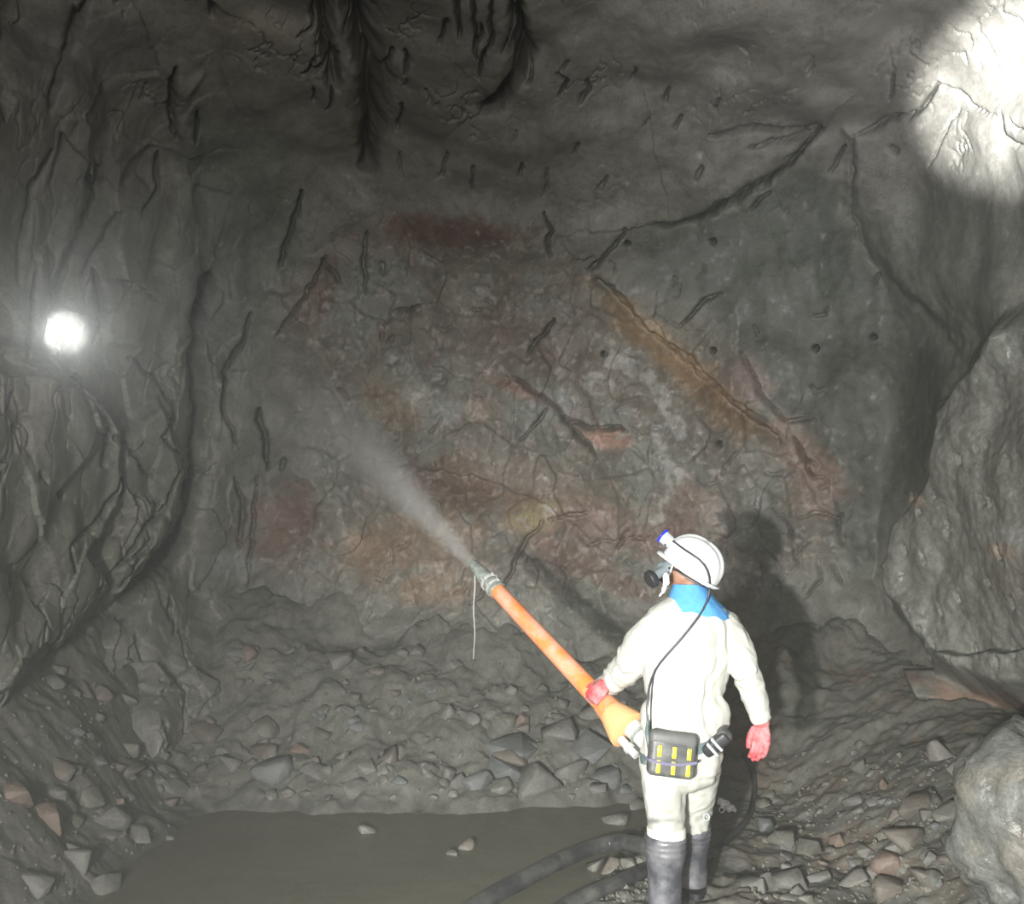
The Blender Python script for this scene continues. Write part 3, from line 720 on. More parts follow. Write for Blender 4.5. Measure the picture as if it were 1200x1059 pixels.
bparts = [torso(0.93), tube([at(806, 712, 4.0), at(808, 690, 3.99), hp(0, -0.02, -0.06)], [.066, .060, .058], 16),
          ball(hp(0, -.012, .028), (.074, .098, .098), HM), ball(hp(0, .030, -.045), (.056, .068, .072), HM), ball(hp(0, .058, -.092), (.030, .026, .026), HM),
          tube([hp(0, .092, .018), hp(0, .118, -.025), hp(0, .098, -.036)], [.010, .017, .012], 10), ball(hp(0, .082, .030), (.050, .014, .012), HM),
          ball(hp(0, .084, -.060), (.024, .014, .008), HM), ball(hp(0, .082, -.072), (.022, .014, .008), HM)]
for sg in (-1, 1):
    bparts += [loft([[hp(sg * (.070 + .012 * q), -.012 - .022 * math.cos(t) * (1 - .1 * q) - .006 * q, -.010 + .033 * math.sin(t)) for t in np.linspace(0, 6.283, 14, endpoint=False)] for q in (0, 0.6, 1)])]
for arm, rr in ((LA, (.060, .052, .046, .040, .030)), (RA, (.060, .052, .046, .040, .030))): bparts.append(tube(arm, rr, 14))
bparts += [tube(LL + [fl_], (.082, .070, .058, .054, .040), 14), tube(RL + [fr_], (.082, .070, .058, .054, .040), 14)]
for an, z0 in ((fl_, zl), (fr_, zr_)):
    bparts.append(loft([oval(Vector((an.x - 0.02 * k, an.y + dy, z0 + .045)), hx, .030, 12) for k, (dy, hx) in enumerate(((-.05, .030), (0, .034), (.07, .042), (.14, .042), (.175, .030)))]) if False else
                  ball(Vector((an.x - .008, an.y + .06, z0 + .055)), (.042, .125, .034)))
    bparts.append(tube([an, Vector((an.x, an.y, z0 + .05))], .040, 12))
bparts += hand(LHM, LHC, 0.96, -.001, (62, 62, 45)) + hand(RHM, RHC, 0.96, -.001, (10, 20, 18), 0.5)
bparts += [tube([LA[-1], LHC], .028, 10), tube([RA[-1], RHC], .028, 10)]
body = fuse('person', bparts, 0.007, 3)
person = put('person', body, M_SKIN, base=BASE)
tag(person, 'worker in cream white coverall and white hard hat, seen from behind, holding the orange lance', 'person')
for sg in (-1, 1): put('eye', raw_mesh('eye', ball(hp(sg * .032, .080, .008), (.012, .012, .010), HM, 12, 8)), M_WHITE, person)

# coverall
cp = [torso(1.0)]
cp.append(tube(LA, (.080, .078, .080, .062, .047), 20)); cp.append(tube(RA, (.078, .070, .064, .056, .046), 20))
cp.append(tube(LL[:-1] + [at(781, 992, 3.965)], (.100, .092, .084, .070), 22)); cp.append(tube(RL[:-1] + [at(811, 986, 4.18)], (.100, .088, .076, .060), 22))
cp += [ball(at(771, 734, 4.0), (.082, .09, .074)), ball(at(848, 735, 4.0), (.080, .09, .074)), ball(at(797, 905, 4.0), (.165, .125, .08))]
cov = fuse('coverall', cp, 0.0065, 5)
co, no = coords(cov)
cu, cv_ = to_px(co)
arm_m = np.maximum(sstep(757, 744, cu + (cv_ - 760) * 0.12), sstep(850, 862, cu - (cv_ - 760) * 0.05)) * sstep(880, 850, cv_)
leg_m = sstep(880, 900, cv_)
tor_m = (1 - arm_m) * (1 - leg_m)
warp = fbm(co * 5, 2, 301)
ple = vnoise(np.stack([co[:, 0] * 26 + warp * 2.2, co[:, 1] * 10, co[:, 2] * 3.2], -1), 303)
d_ = 0.014 * ple * tor_m * sstep(705, 740, cv_) + 0.007 * np.abs(ple) * tor_m * np.exp(-((cv_ - 825) / 22) ** 2)
d_ += -0.010 * tor_m * np.exp(-((cv_ - 817) / 4.5) ** 2) + 0.009 * tor_m * np.exp(-((cv_ - 838) / 12) ** 2)
crs = vnoise(np.stack([co[:, 0] * 9 + 4 * warp, co[:, 1] * 9, co[:, 2] * 24 + co[:, 0] * 10], -1), 307)
d_ += arm_m * (0.011 * crs * (0.5 + np.exp(-((cv_ - 790) / 22) ** 2)) + 0.004 * vnoise(co * 22, 309))
lg = vnoise(np.stack([co[:, 0] * 22 + 2.5 * warp, co[:, 1] * 9, co[:, 2] * 3.5 + co[:, 0] * 5], -1), 311)
d_ += leg_m * 0.008 * lg + 0.003 * vnoise(co * 30, 313)
d_ += 0.004 * np.exp(-((cv_ - 848) / 3.0) ** 2) * tor_m
co2 = co + no * d_[:, None]
cov.vertices.foreach_set('co', co2.astype(np.float32).ravel()); cov.update(); laplace(cov, 1, 0.3)
ct = np.repeat(np.array([[0.45, 0.455, 0.415]]), len(co), 0)
dn = fbm(co * 6, 4, 321)
dm = np.clip(leg_m * (0.25 + 0.9 * sstep(0.0, 0.4, dn)) * 0.55 + sstep(940, 975, cv_) * (0.35 + dn) + arm_m * sstep(0.1, 0.5, dn) * 0.25, 0, 0.85)[:, None]
ct = ct * (1 - dm) + np.array([0.30, 0.30, 0.26]) * dm
hem = (np.exp(-((cv_ - 962) / 3.5) ** 2) * (cu < 803) * (cu > 752) * sstep(-0.2, 0.2, dn + 0.1))[:, None] * 0.8
ct = ct * (1 - hem) + np.array([0.10, 0.11, 0.11]) * hem
set_col(cov, ct)
COV_BVH = bvh_of(cov)
put('coverall', cov, M_CLOTH, person)

# gloves
put('glove', fuse('glove', hand(LHM, LHC, 1.0, .003, (62, 62, 45)) + [tube([LHC + (LA[-1] - LHC) * 0.9, LHC], [.040, .036], 14)], 0.0042, 2), M_GLOVE, person)
put('glove', fuse('glove', hand(RHM, RHC, 1.0, .003, (10, 20, 18), 0.5) + [tube([RA[-1], RHC], [.038, .036], 14)], 0.0042, 2), M_GLOVE, person)

# boots
def boot(top, ankle, z0, rt, toe):
    an = Vector((ankle.x, ankle.y, z0 + .11)); t = Vector(toe).normalized()
    pts = [top, top.lerp(an, 0.33), top.lerp(an, 0.70), an, Vector((an.x, an.y - .005, z0 + .03))]
    pr = [tube(pts, (rt, rt * .97, rt * .83, rt * .80, rt * .80), 20)]
    for dy, r_, h in ((.02, .055, .055), (.08, .053, .048), (.135, .050, .040), (.165, .044, .034)):
        pr.append(ball(Vector((an.x, an.y, z0 + h)) + t * dy, (r_, .055, h)))
    me = fuse('boot', pr, 0.007, 3)
    c, n_ = coords(me); hgt = (c[:, 2] - z0)
    rib = np.zeros(len(c))
    for hh in (.36, .335, .31): rib += np.exp(-((hgt - (top.z - z0) + .38 - hh) / .005) ** 2)
    c = c + n_ * (0.004 * rib + 0.004 * vnoise(np.stack([c[:, 0] * 12, c[:, 1] * 12, c[:, 2] * 30], -1), 331))[:, None]
    c[:, 2] = np.maximum(c[:, 2], z0 - .004)
    me.vertices.foreach_set('co', c.astype(np.float32).ravel()); me.update(); return me
bt = put('boot', boot(at(780, 977, 3.965), fl_, zl, .090, (-.12, 1, 0)), M_BOOT, person)
sole = loft([[Vector((fl_.x - .008 + math.cos(t) * .056, fl_.y + .055 + math.sin(t) * .145, zl + z)) for t in np.linspace(0, 6.283, 24, endpoint=False)] for z in (-.004, .022)])
put('sole', raw_mesh('sole', sole), M_DARK, bt)
bt = put('boot', boot(at(811, 964, 4.17), fr_, zr_, .086, (.10, 1, 0)), M_BOOT, person)
sole = loft([[Vector((fr_.x + .006 + math.cos(t) * .054, fr_.y + .055 + math.sin(t) * .145, zr_ + z)) for t in np.linspace(0, 6.283, 24, endpoint=False)] for z in (-.004, .022)])
put('sole', raw_mesh('sole', sole), M_DARK, bt)
tl = at(781, 974, 3.965)
put('boot_liner', raw_mesh('boot_liner', tube([at(781, 990, 3.965), at(781, 984, 3.965), at(781, 970, 3.965), at(781, 967, 3.965)], [.078, .0835, .0845, .079], 28)), M_SOCK, person)
put('knee_ring', raw_mesh('knee_ring', torus(at(828, 957, 4.05), (0.3, -1, 0.1), .014, .003)), M_GREY, person)

# helmet
ef = Vector((-0.76, 0.30, 0.57)).normalized(); eu = (Vector((0, 0, 1)) - ef * ef.z).normalized(); es = eu.cross(ef)
HO = at(808, 667, 3.985)
def ep(s, f, u_): return HO + es * s + ef * f + eu * u_
def dome(sc):
    rings = []
    for j in range(19):
        ph = math.pi / 2 * j / 18
        ring = []
        for k in range(56):
            a = 2 * math.pi * k / 56
            cr = math.cos(ph) ** 0.82; h = math.sin(ph) ** 0.95
            f_ = math.cos(a) * .136 * cr; s_ = math.sin(a) * .120 * cr; u_ = .146 * h
            bump = 0.009 * math.exp(-(s_ / .017) ** 4) * min(1, h * 2.2) + 0.004 * math.exp(-((abs(s_) - .045) / .008) ** 2) * min(1, h * 1.6)
            nv = Vector((s_ / .0144, f_ / .0202, u_ / .0225)).normalized()
            ring.append(ep(*(Vector((s_, f_, u_)) * sc + nv * bump * (1 if sc == 1 else 0))))
        rings.append(ring)
    return rings
outer = dome(1.0); inner = dome(0.95)
def brim(z, ex):
    ring = []
    for k in range(56):
        a = 2 * math.pi * k / 56
        pk = max(0, math.cos(a)) ** 3
        f_ = math.cos(a) * (.136 + ex + .014 * pk * (ex > 0.004)); s_ = math.sin(a) * (.120 + ex * .9)
        ring.append(ep(s_, f_, z - .012 * pk * (ex > 0.004) + .006 * max(0, -math.cos(a)) * (ex > 0.008)))
    return ring
helm = loft([list(r) for r in inner[::-1]] + [brim(-.010, .000), brim(-.010, .010), brim(-.004, .013), brim(.004, .008)] + outer, caps=True)
he = put('helmet', raw_mesh('helmet', helm), M_HELM, person)
put('gutter_lip', raw_mesh('gutter_lip', tube([ep(math.sin(a) * .132, math.cos(a) * .150, .006) for a in np.linspace(math.radians(95), math.radians(265), 30)], .005, 10)), M_HELM, he)
put('chin_strap', raw_mesh('chin_strap', tube([ep(.105, .060, .0), hp(.075, .065, -.06), hp(.050, .075, -.12), hp(.0, .060, -.135)], .004, 8)), M_WHITE, he)
put('strap_toggle', raw_mesh('strap_toggle', join([tube([at(780, 671, 3.86), at(780.5, 675, 3.86), at(781, 683, 3.87), at(781, 686, 3.87)], [.006, .014, .014, .007], 14), tube([at(779, 687, 3.87), at(778, 690, 3.88), at(777, 694, 3.9)], [.008, .010, .006], 12), tube([at(777, 693, 3.9), at(773, 698, 3.92)], .004, 8)])), M_WHITE, person)
# cap lamp
lc = ep(.004, .152, .052); la = (ef + eu * 0.10).normalized()
lm_ = put('cap_lamp', raw_mesh('cap_lamp', tube([lc - la * .045, lc - la * .040, lc - la * .010, lc + la * .012, lc + la * .024], [.016, .026, .029, .031, .031], 24)), M_GREY, he)
put('lens_ring', raw_mesh('lens_ring', tube([lc + la * .0235, lc + la * .025, lc + la * .033, lc + la * .034], [.031, .034, .034, .030], 28)), M_LENS, lm_)
put('lamp_bracket', raw_mesh('lamp_bracket', join([rbox((.030, .012, .045), Matrix((es, ef, eu)).transposed(), ep(.004, .130, .034), .003), torus(ep(.004, .124, .060), es, .012, .003, 16, 8)])), M_DARK, he)
put('headband', raw_mesh('headband', tube([ep(math.sin(a) * .128, math.cos(a) * .150, .020 + .012 * math.cos(a)) for a in np.linspace(math.radians(-20), math.radians(20), 12)], .0045, 8)), M_DARK, he)

# respirator
rm = put('respirator', fuse('respirator', [ball(hp(0, .088, -.048), (.048, .040, .048), HM), ball(hp(.010, .120, -.062), (.030, .026, .032), HM), tube([hp(.03, .095, -.06), hp(.055, .115, -.088), hp(.066, .124, -.108)], [.024, .022, .026], 14)], .006, 3), M_MASK, person)
fd = Vector(hs * 0.55 + hf * 0.35 - hu * 0.55).normalized(); fc = hp(.066, .124, -.110)
put('filter', raw_mesh('filter', tube([fc - fd * .004, fc, fc + fd * .006, fc + fd * .024, fc + fd * .030], [.026, .036, .040, .040, .034], 26)), M_DARK, rm)
fc2 = hp(-.066, .110, -.085); fd2 = Vector(-hs * 0.7 + hf * 0.4 - hu * 0.4).normalized()
put('filter', raw_mesh('filter', tube([fc2 - fd2 * .02, fc2, fc2 + fd2 * .006, fc2 + fd2 * .024, fc2 + fd2 * .030], [.026, .036, .040, .040, .034], 26)), M_DARK, rm)
put('mask_strap', raw_mesh('mask_strap', tube([hp(.045, .085, -.045), hp(.070, .040, -.035), hp(.080, -.02, -.045), hp(.060, -.08, -.05), hp(0, -.105, -.05)], .005, 8)), M_DARK, rm)
put('face_piece', raw_mesh('face_piece', loft([[hp(.052 * math.cos(t) * q, .092 + .022 * (1.15 - q) - .02 * math.cos(t) ** 2, .014 + .026 * math.sin(t) * q) for t in np.linspace(0, 6.283, 26, endpoint=False)] for q in (1.0, .92, .7, .4)])), M_GREY, rm)

# blue neck cloth
cn = []
for j, (x, y, rx, ry, tilt, z_) in enumerate(((807, 684, .066, .070, .0, 0), (809, 690, .080, .080, -.06, 0), (813, 699, .104, .098, -.16, 0), (818, 707, .128, .112, -.20, 0), (819, 712, .136, .118, -.20, -.004))):
    ring = oval(at(x, y, 3.985), rx, ry, 48, tilt, 2.0)
    cn.append([p + Vector((0, 0, 0.010 * math.sin(9 * k / 48 * 6.283) * j * 0.14 - (0.012 * j * 0.5 if p.y < 3.95 else 0))) for k, p in enumerate(ring)])
inn = [[p + (at(812, 697, 3.985) - p) * 0.05 for p in r] for r in cn]
put('neck_cloth', raw_mesh('neck_cloth', loft(inn[::-1] + cn + [inn[-1]], caps=False)), M_BLUE, person)

# belt, pack, pouch, cable
def back(px, py, off=0.0):
    d = Vector(ray(px, py)).normalized(); h = COV_BVH.ray_cast(Vector(CAM), d)
    p = h[0] if h[0] is not None else at(px, py, 3.9)
    return p - d * off
bc = at(800, 872, 4.0)
belt = loft([[p + Vector((0, 0, dz)) for p in oval(bc, .186 + e_, .140 + e_, 48, 0.28)] for dz, e_ in ((-.020, 0), (-.022, .004), (.022, .004), (.020, 0))], caps=False)
belt_o = put('belt', raw_mesh('belt', belt), M_BELT, person)
put('shoulder_cord', raw_mesh('shoulder_cord', tube([at(759, 845, 3.86), at(758, 858, 3.85), at(761, 872, 3.845), at(762, 884, 3.845)], [.006, .009, .011, .009], 10)), M_BELT, belt_o)
pm = Matrix.Rotation(math.radians(7), 3, 'Y') @ Matrix.Rotation(math.radians(-6), 3, 'X')
pc = at(787, 884, 3.825)
def pk(x, y, z): return pc + pm @ Vector((x, y, z))
pack = put('battery_pack', raw_mesh('battery_pack', rbox((.198, .070, .180), pm, pc, .024, 4)), M_PACK, person)
put('pack_lid', raw_mesh('pack_lid', rbox((.202, .074, .060), pm, pk(0, 0, .064), .024, 4)), simple('worn_grey_lid', (0.115, 0.118, 0.115), 0.55, 0.4, vary=0.4, scale=40), pack)
for x in (-.058, .004, .066):
    for z, h in ((.012, .046), (-.050, .052)):
        put('reflector_stripe', raw_mesh('reflector_stripe', rbox((.017, .008, h), pm, pk(x, -.036, z), .003, 2)), M_YEL, pack)
put('pack_strap', raw_mesh('pack_strap', loft([[pk(x + .0, y - .044 - (.0 if abs(x) < .1 else -.03), z - .018 - .016 * (1 - (x / .11) ** 2) + .006 * x / .1) for x, y, z in ((q, e1_, w_) for e1_, w_ in ((0, -.006), (0, .006), (.006, .006), (.006, -.006)))] for q in np.linspace(-.112, .112, 18)])), M_STRAP, pack)
ptm = Matrix.Rotation(math.radians(-42), 3, 'Y') @ Matrix.Rotation(math.radians(-20), 3, 'Z')
po = put('hip_pouch', raw_mesh('hip_pouch', rbox((.135, .055, .058), ptm, at(839, 871, 3.86), .018, 3)), M_DARK, person)
put('pouch_cap', raw_mesh('pouch_cap', rbox((.050, .062, .064), ptm, at(849, 861, 3.855), .018, 3)), M_PACK, po)
put('buckle', raw_mesh('buckle', join([rbox((.012, .02, .066), ptm, at(840, 872, 3.835), .003, 2), rbox((.012, .02, .066), ptm, at(835, 878, 3.835), .003, 2)])), M_GREY, po)
dg = bpy.context.evaluated_depsgraph_get(); dg.update()
stack = [(COV_BVH, None)]
for nm in ('helmet', 'neck_cloth'):
    o = bpy.data.objects[nm]; stack.append((bvh_of(o.data, BASE), None))
def skin_hit(px, py, off):
    d = Vector(ray(px, py)).normalized(); best = None
    for t, _ in stack:
        h = t.ray_cast(Vector(CAM), d)
        if h[0] is not None and (best is None or h[3] < best[1]): best = (h[0], h[3])
    p = best[0] if best else at(px, py, 3.88)
    return p - d * off
path = [(789, 634), (795, 639), (803, 645), (812, 650), (820, 655), (826, 661), (830, 668), (832, 676), (832.5, 684), (832, 695), (829.5, 705), (825, 714), (818, 724), (809, 735), (800, 747), (790, 758), (781, 767), (773, 776), (767, 785), (763, 794), (760, 805), (758.5, 818), (758, 830), (758, 842), (760, 856)]
cpts = [skin_hit(x, y, .008) for x, y in path]
for _ in range(2):
    cpts = [cpts[0]] + [cpts[i] * 0.5 + (cpts[i - 1] + cpts[i + 1]) * 0.25 for i in range(1, len(cpts) - 1)] + [cpts[-1]]
cpts = [p - (p - Vector(CAM)).normalized() * .006 for p in cpts]
put('lamp_cable', raw_mesh('lamp_cable', tube(cpts, .0050, 10)), M_CABLE, person)
c2 = [skin_hit(x, y, .010) for x, y in ((770, 781), (766, 792), (764, 806), (763, 822), (762.5, 838), (763, 854))]
put('cable_return', raw_mesh('cable_return', tube(c2, .0032, 8)), M_CABLE, person)

# ------------------------------------------------------------------ shotcrete lance
M_ORANGE = simple('orange_plastic', (0.80, 0.225, 0.055), 0.45, 0.45, vary=0.15, scale=14, dirt=(0.66, 0.38, 0.30), dirt_amt=0.5)
M_BELL = simple('pale_orange_plastic', (0.74, 0.42, 0.19), 0.5, 0.4, vary=0.15, scale=16)
M_STEEL = simple('grout_caked_steel', (0.20, 0.225, 0.205), 0.5, 0.5, vary=0.5, scale=40, dirt=(0.34, 0.37, 0.34), dirt_amt=0.5, bump=0.5)
M_PALE = simple('dusty_grey_coupling', (0.46, 0.46, 0.44), 0.6, 0.4, vary=0.35, scale=25)
def lp(px, side=0, up=0): return lance(px)
lr = bpy.data.objects.new('shotcrete_lance', None); COL.objects.link(lr); lr.location = lance(720); parent_base['shotcrete_lance'] = lance(720).copy()
tag(lr, 'long orange spraying lance with grey nozzle, held in the worker\'s left hand', 'spray lance')
ax = [lance(x) for x in (581, 640, 690, 716)]
put('pipe', raw_mesh('pipe', tube(ax, [.0415, .045, .048, .049], 28)), M_ORANGE, lr)
put('bell', raw_mesh('bell', tube([lance(716), lance(718), lance(734), lance(736.5), lance(737.5)], [.056, .063, .094, .095, .080], 32)), M_BELL, lr)
put('bell_collar', raw_mesh('bell_collar', tube([lance(706), lance(707.5), lance(719), lance(720)], [.049, .053, .064, .056], 28)), M_ORANGE, lr)
sd, su, _ = frame_of(LD)
off1 = (Vector((1, 0, 0.55)) - LD * Vector((1, 0, 0.55)).dot(LD)).normalized()
def lo(px, o): return lance(px) + off1 * o
put('coupling', raw_mesh('coupling', tube([lo(737, .022), lo(745, .022), lo(745.5, .022), lo(752, .022), lo(756, .02)], [.046, .046, .040, .040, .036], 24)), M_PALE, lr)
vt = put('valve_pipe', raw_mesh('valve_pipe', tube([lo(738, -.052), lo(746, -.052), lo(746.3, -.052), lo(749, -.052), lo(749.3, -.052), lo(756, -.052)], [.020, .020, .026, .026, .018, .018], 18)), M_PALE, lr)
put('clamp_ring', raw_mesh('clamp_ring', tube([lo(744, .022), lo(744.3, .022), lo(746.2, .022), lo(746.5, .022)], [.044, .050, .050, .044], 24)), M_STEEL, lr)
nz = put('nozzle', raw_mesh('nozzle', tube([lance(x) for x in (584, 583.5, 577, 576.5, 571, 563, 554, 553)], [.046, .050, .050, .046, .045, .036, .029, .024], 26)), M_STEEL, lr)
for px_ in (580, 574):
    put('hose_clamp', raw_mesh('hose_clamp', tube([lance(px_ + .8), lance(px_ + .7), lance(px_ - .7), lance(px_ - .8)], [.046, .053, .053, .046], 26)), M_PALE, nz)
    for k in range(3):
        a = 0.9 + k * 1.2; c0 = lance(px_) + (tocam * math.cos(a - 1.2) + off1 * math.sin(a - 1.2)) * .056
        put('clamp_bolt', raw_mesh('clamp_bolt', tube([c0 - LD * .012, c0 + LD * .012], .006, 8)), M_PALE, nz)
# water running off the nozzle tip
M_DRIP = simple('dripping_water', (0.42, 0.44, 0.42), 0.25, 0.5)
dt = lance(556); dl = [dt + Vector((0.004 * math.sin(k * 1.1), 0, -.03 - .048 * k)) for k in range(11)]
dr = link('water_trickle', raw_mesh('water_trickle', tube([p - dl[0] for p in dl], [.0042 - .00024 * k for k in range(11)], 8)), M_DRIP); dr.location = dl[0]
tag(dr, 'thin trickle of water falling from the lance nozzle tip', 'water trickle')

# ------------------------------------------------------------------ hoses on the ground
M_HOSE = simple('wet_black_hose', (0.030, 0.031, 0.034), 0.30, 0.55, vary=0.4, scale=9, dirt=(0.12, 0.12, 0.11), dirt_amt=0.45, bump=0.4)
def smooth_path(pts, n):
    pts = [Vector(p) for p in pts]; out = []
    for i in range(len(pts) - 1):
        p0, p1, p2, p3 = pts[max(i - 1, 0)], pts[i], pts[i + 1], pts[min(i + 2, len(pts) - 1)]
        for k in range(n):
            t = k / n
            out.append(0.5 * ((2 * p1) + (p2 - p0) * t + (2 * p0 - 5 * p1 + 4 * p2 - p3) * t * t + (3 * p1 - p0 - 3 * p2 + p3) * t ** 3))
    return out + [pts[-1]]
def lie(px, py, r):
    p, n_ = on_floor(px, py); return Vector((p.x, p.y, max(p.z, 0.0) + r * 0.75))
def hose(label, pts, r, ribs=False):
    c = smooth_path(pts, 10); b0 = c[0].copy()
    me = raw_mesh('hose', tube([p - b0 for p in c], r, 16)); o = link('hose', me, M_HOSE); o.location = b0
    return tag(o, label, 'hose', 'hoses of the spraying lance')
hose('thick black delivery hose running from the lance round the boots to the front edge', [lance(755), at(768, 905, 4.16), at(786, 955, 4.36), at(812, 985, 4.52)] + [lie(x, y, .042) for x, y in ((800, 1000), (760, 998), (715, 1010), (660, 1036), (610, 1062), (560, 1092), (500, 1140))], .042)
hose('black air hose lying nearest the boots, lower of the two on the ground', [lie(x, y, .034) for x, y in ((835, 1004), (800, 1016), (765, 1024), (725, 1040), (680, 1060), (630, 1090), (570, 1140))], .034)
hose('thin black hose curving over the ground right of the worker\'s legs', [lie(x, y, .018) for x, y in ((800, 1020), (832, 1000), (858, 982), (878, 958), (884, 930), (882, 905), (872, 885))], .018)

# white rag with a ring
rp, rn = on_floor(850, 950)
rg = fuse('rag', [ball(rp + Vector((.0, 0, .035)), (.034, .03, .028)), ball(rp + Vector((.03, 0, .015)), (.034, .03, .022)), ball(rp + Vector((-.025, .01, .05)), (.022, .024, .026)), tube([rp + Vector((.02, 0, .02)), rp + Vector((.062, -.01, -.004))], [.02, .010], 10)], .005, 2)
c, n_ = coords(rg); c += n_ * (0.012 * vnoise(c * 45, 341) + 0.006 * vnoise(c * 90, 342))[:, None]; rg.vertices.foreach_set('co', c.astype(np.float32).ravel()); rg.update()
rag = put('rag', rg, simple('white_rag_cloth', (0.72, 0.72, 0.72), 0.9, 0.2, vary=0.3, scale=40), base=rp)
tag(rag, 'small crumpled white rag on the ground right of the worker\'s knees', 'rag')
put('ring', raw_mesh('ring', torus(rp + Vector((-.028, -.03, .015)), (0.2, -1, 0.1), .015, .0035)), M_WHITE, rag)

# ------------------------------------------------------------------ stones of the muck pile
STONE_MATS = [rock_material('stone_' + n_, tuple(0.87 * q for q in c_), attr=False, rough=(0.4, 0.75), bump=0.2, vary=0.3) for n_, c_ in
              (('grey', (0.170, 0.170, 0.152)), ('olive', (0.172, 0.168, 0.142)), ('brown', (0.178, 0.160, 0.136)), ('rusty', (0.20, 0.155, 0.125)), ('pale', (0.205, 0.20, 0.178)), ('blue_grey', (0.160, 0.168, 0.165)))]
def stone_mesh(seed, flat):
    r = random.Random(seed); bm = bmesh.new()
    for _ in range(15):
        p = Vector((r.gauss(0, 1), r.gauss(0, 1), r.gauss(0, 1))).normalized()
        m_ = max(abs(p.x), abs(p.y), abs(p.z)); p = p * (1 / m_) * 0.55 + p * 0.35 
        p *= r.uniform(0.78, 1.0); bm.verts.new((p.x, p.y * r.uniform(.8, 1), p.z * flat))
    res = bmesh.ops.convex_hull(bm, input=bm.verts); bmesh.ops.delete(bm, geom=[g for g in res['geom_interior'] if isinstance(g, bmesh.types.BMVert)], context='VERTS')
    bmesh.ops.bevel(bm, geom=bm.edges[:], offset=0.07, segments=1, profile=0.5, affect='EDGES', clamp_overlap=True)
    me = bpy.data.meshes.new('stone'); bm.to_mesh(me); bm.free()
    for f_ in me.polygons: f_.use_smooth = True
    return me
STONES = {}
for ms in range(len(STONE_MATS)):
    for k in range(7):
        me = stone_mesh(100 + k * 13 + ms, (0.55, 0.7, 0.45, 0.8, 0.6, 0.5, 0.7)[k]); me.materials.append(STONE_MATS[ms]); STONES[ms, k] = me
n_st = 0
def stone(px, py, wpx, mat=None, sink=0.25, squash=1.0):
    global n_st
    p, n_ = on_floor(px, py)
    if p is None: return None
    dist = (p - Vector(CAM)).length; s = wpx * dist / F * 0.5 * 1.15
    mt = mat if mat is not None else random.choices(range(6), (8, 6, 3, 0.5, 0.8, 3))[0]
    o = bpy.data.objects.new('stone', STONES[mt, random.randrange(7)]); COL.objects.link(o); o.parent = floor
    z = max(p.z, 0.0)
    o.location = Vector((p.x, p.y, z)) + n_ * s * (0.45 - sink); o.scale = (s, s * random.uniform(.75, 1.0), s * squash)
    q = Vector((0, 0, 1)).rotation_difference(Vector((n_.x, n_.y, n_.z + 0.6)).normalized())
    o.rotation_mode = 'QUATERNION'; o.rotation_quaternion = q @ Quaternion((0, 0, 1), random.uniform(-0.6, 0.6) + random.choice((0, math.pi))) @ Quaternion((1, 0, 0), random.uniform(-.3, .3))
    n_st += 1; return o
# blocks that stand out in the photograph: pixel, width, kind
for a_ in ((605, 880, 70, 5), (598, 905, 56, 5), (630, 922, 58, 0), (560, 918, 46, 5), (700, 835, 50, 0), (690, 878, 52, 5), (655, 860, 46, 0), (726, 875, 40, 1), (668, 905, 44, 0), (710, 912, 40, 5), (586, 923, 30, 0), (538, 918, 26, 0), (600, 893, 48, 2),
           (395, 775, 40, 4), (320, 905, 52, 5), (370, 905, 36, 0), (352, 880, 26, 3), (310, 882, 44, 2), (246, 860, 38, 2), (312, 855, 36, 1), (288, 765, 28, 3), (268, 895, 30, 0), (206, 925, 30, 0), (430, 900, 28, 1), (455, 893, 36, 2), (420, 925, 34, 0), (468, 915, 22, 5), (505, 905, 24, 0),
           (522, 835, 26, 4), (535, 780, 20, 0), (150, 905, 40, 1), (70, 900, 40, 2), (105, 935, 36, 1), (55, 962, 44, 3), (20, 935, 38, 3), (130, 960, 40, 0), (90, 1010, 36, 0), (40, 1035, 36, 0), (165, 980, 30, 0), (120, 1040, 40, 0), (100, 810, 32, 2), (180, 850, 30, 1), (215, 810, 30, 0),
           (1105, 880, 46, 4), (1128, 905, 34, 4), (1040, 920, 18, 3), (1000, 1035, 34, 4), (1040, 1015, 40, 3), (985, 985, 26, 3), (940, 1000, 44, 1), (915, 985, 36, 1), (1060, 985, 46, 2), (1075, 945, 40, 2), (1115, 955, 36, 4), (960, 1030, 30, 0), (925, 1035, 40, 0), (1090, 1030, 40, 2), (1012, 1000, 22, 1), (1045, 1045, 44, 2), (880, 1040, 40, 0), (1000, 940, 26, 0),
           (720, 980, 34, 0), (745, 985, 20, 0), (700, 1030, 30, 1), (715, 1022, 34, 2), (735, 1015, 26, 1), (430, 992, 22, 4), (545, 1012, 24, 2), (530, 1020, 14, 1), (200, 985, 12, 4), (610, 845, 22, 3), (760, 935, 20, 0), (655, 842, 24, 1), (748, 960, 24, 0)):
    stone(*a_, sink=0.36)
# the lesser stones of the pile
for reg, cnt, lo_, hi_ in (((60, 770, 240, 1055), 62, 10, 26), ((220, 760, 500, 920), 52, 9, 22), ((500, 790, 745, 925), 42, 9, 24), ((890, 930, 1120, 1057), 56, 9, 26), ((960, 870, 1110, 940), 16, 8, 18), ((300, 925, 740, 935), 14, 9, 18)):
    for k in range(cnt):
        x, y = random.uniform(reg[0], reg[2]), random.uniform(reg[1], reg[3])
        if reg[0] == 60 and x > 250 - (y - 900) * 0.9 and y > 900: continue
        stone(x, y, random.uniform(lo_, hi_) ** 1.0, sink=random.uniform(0.25, 0.5))
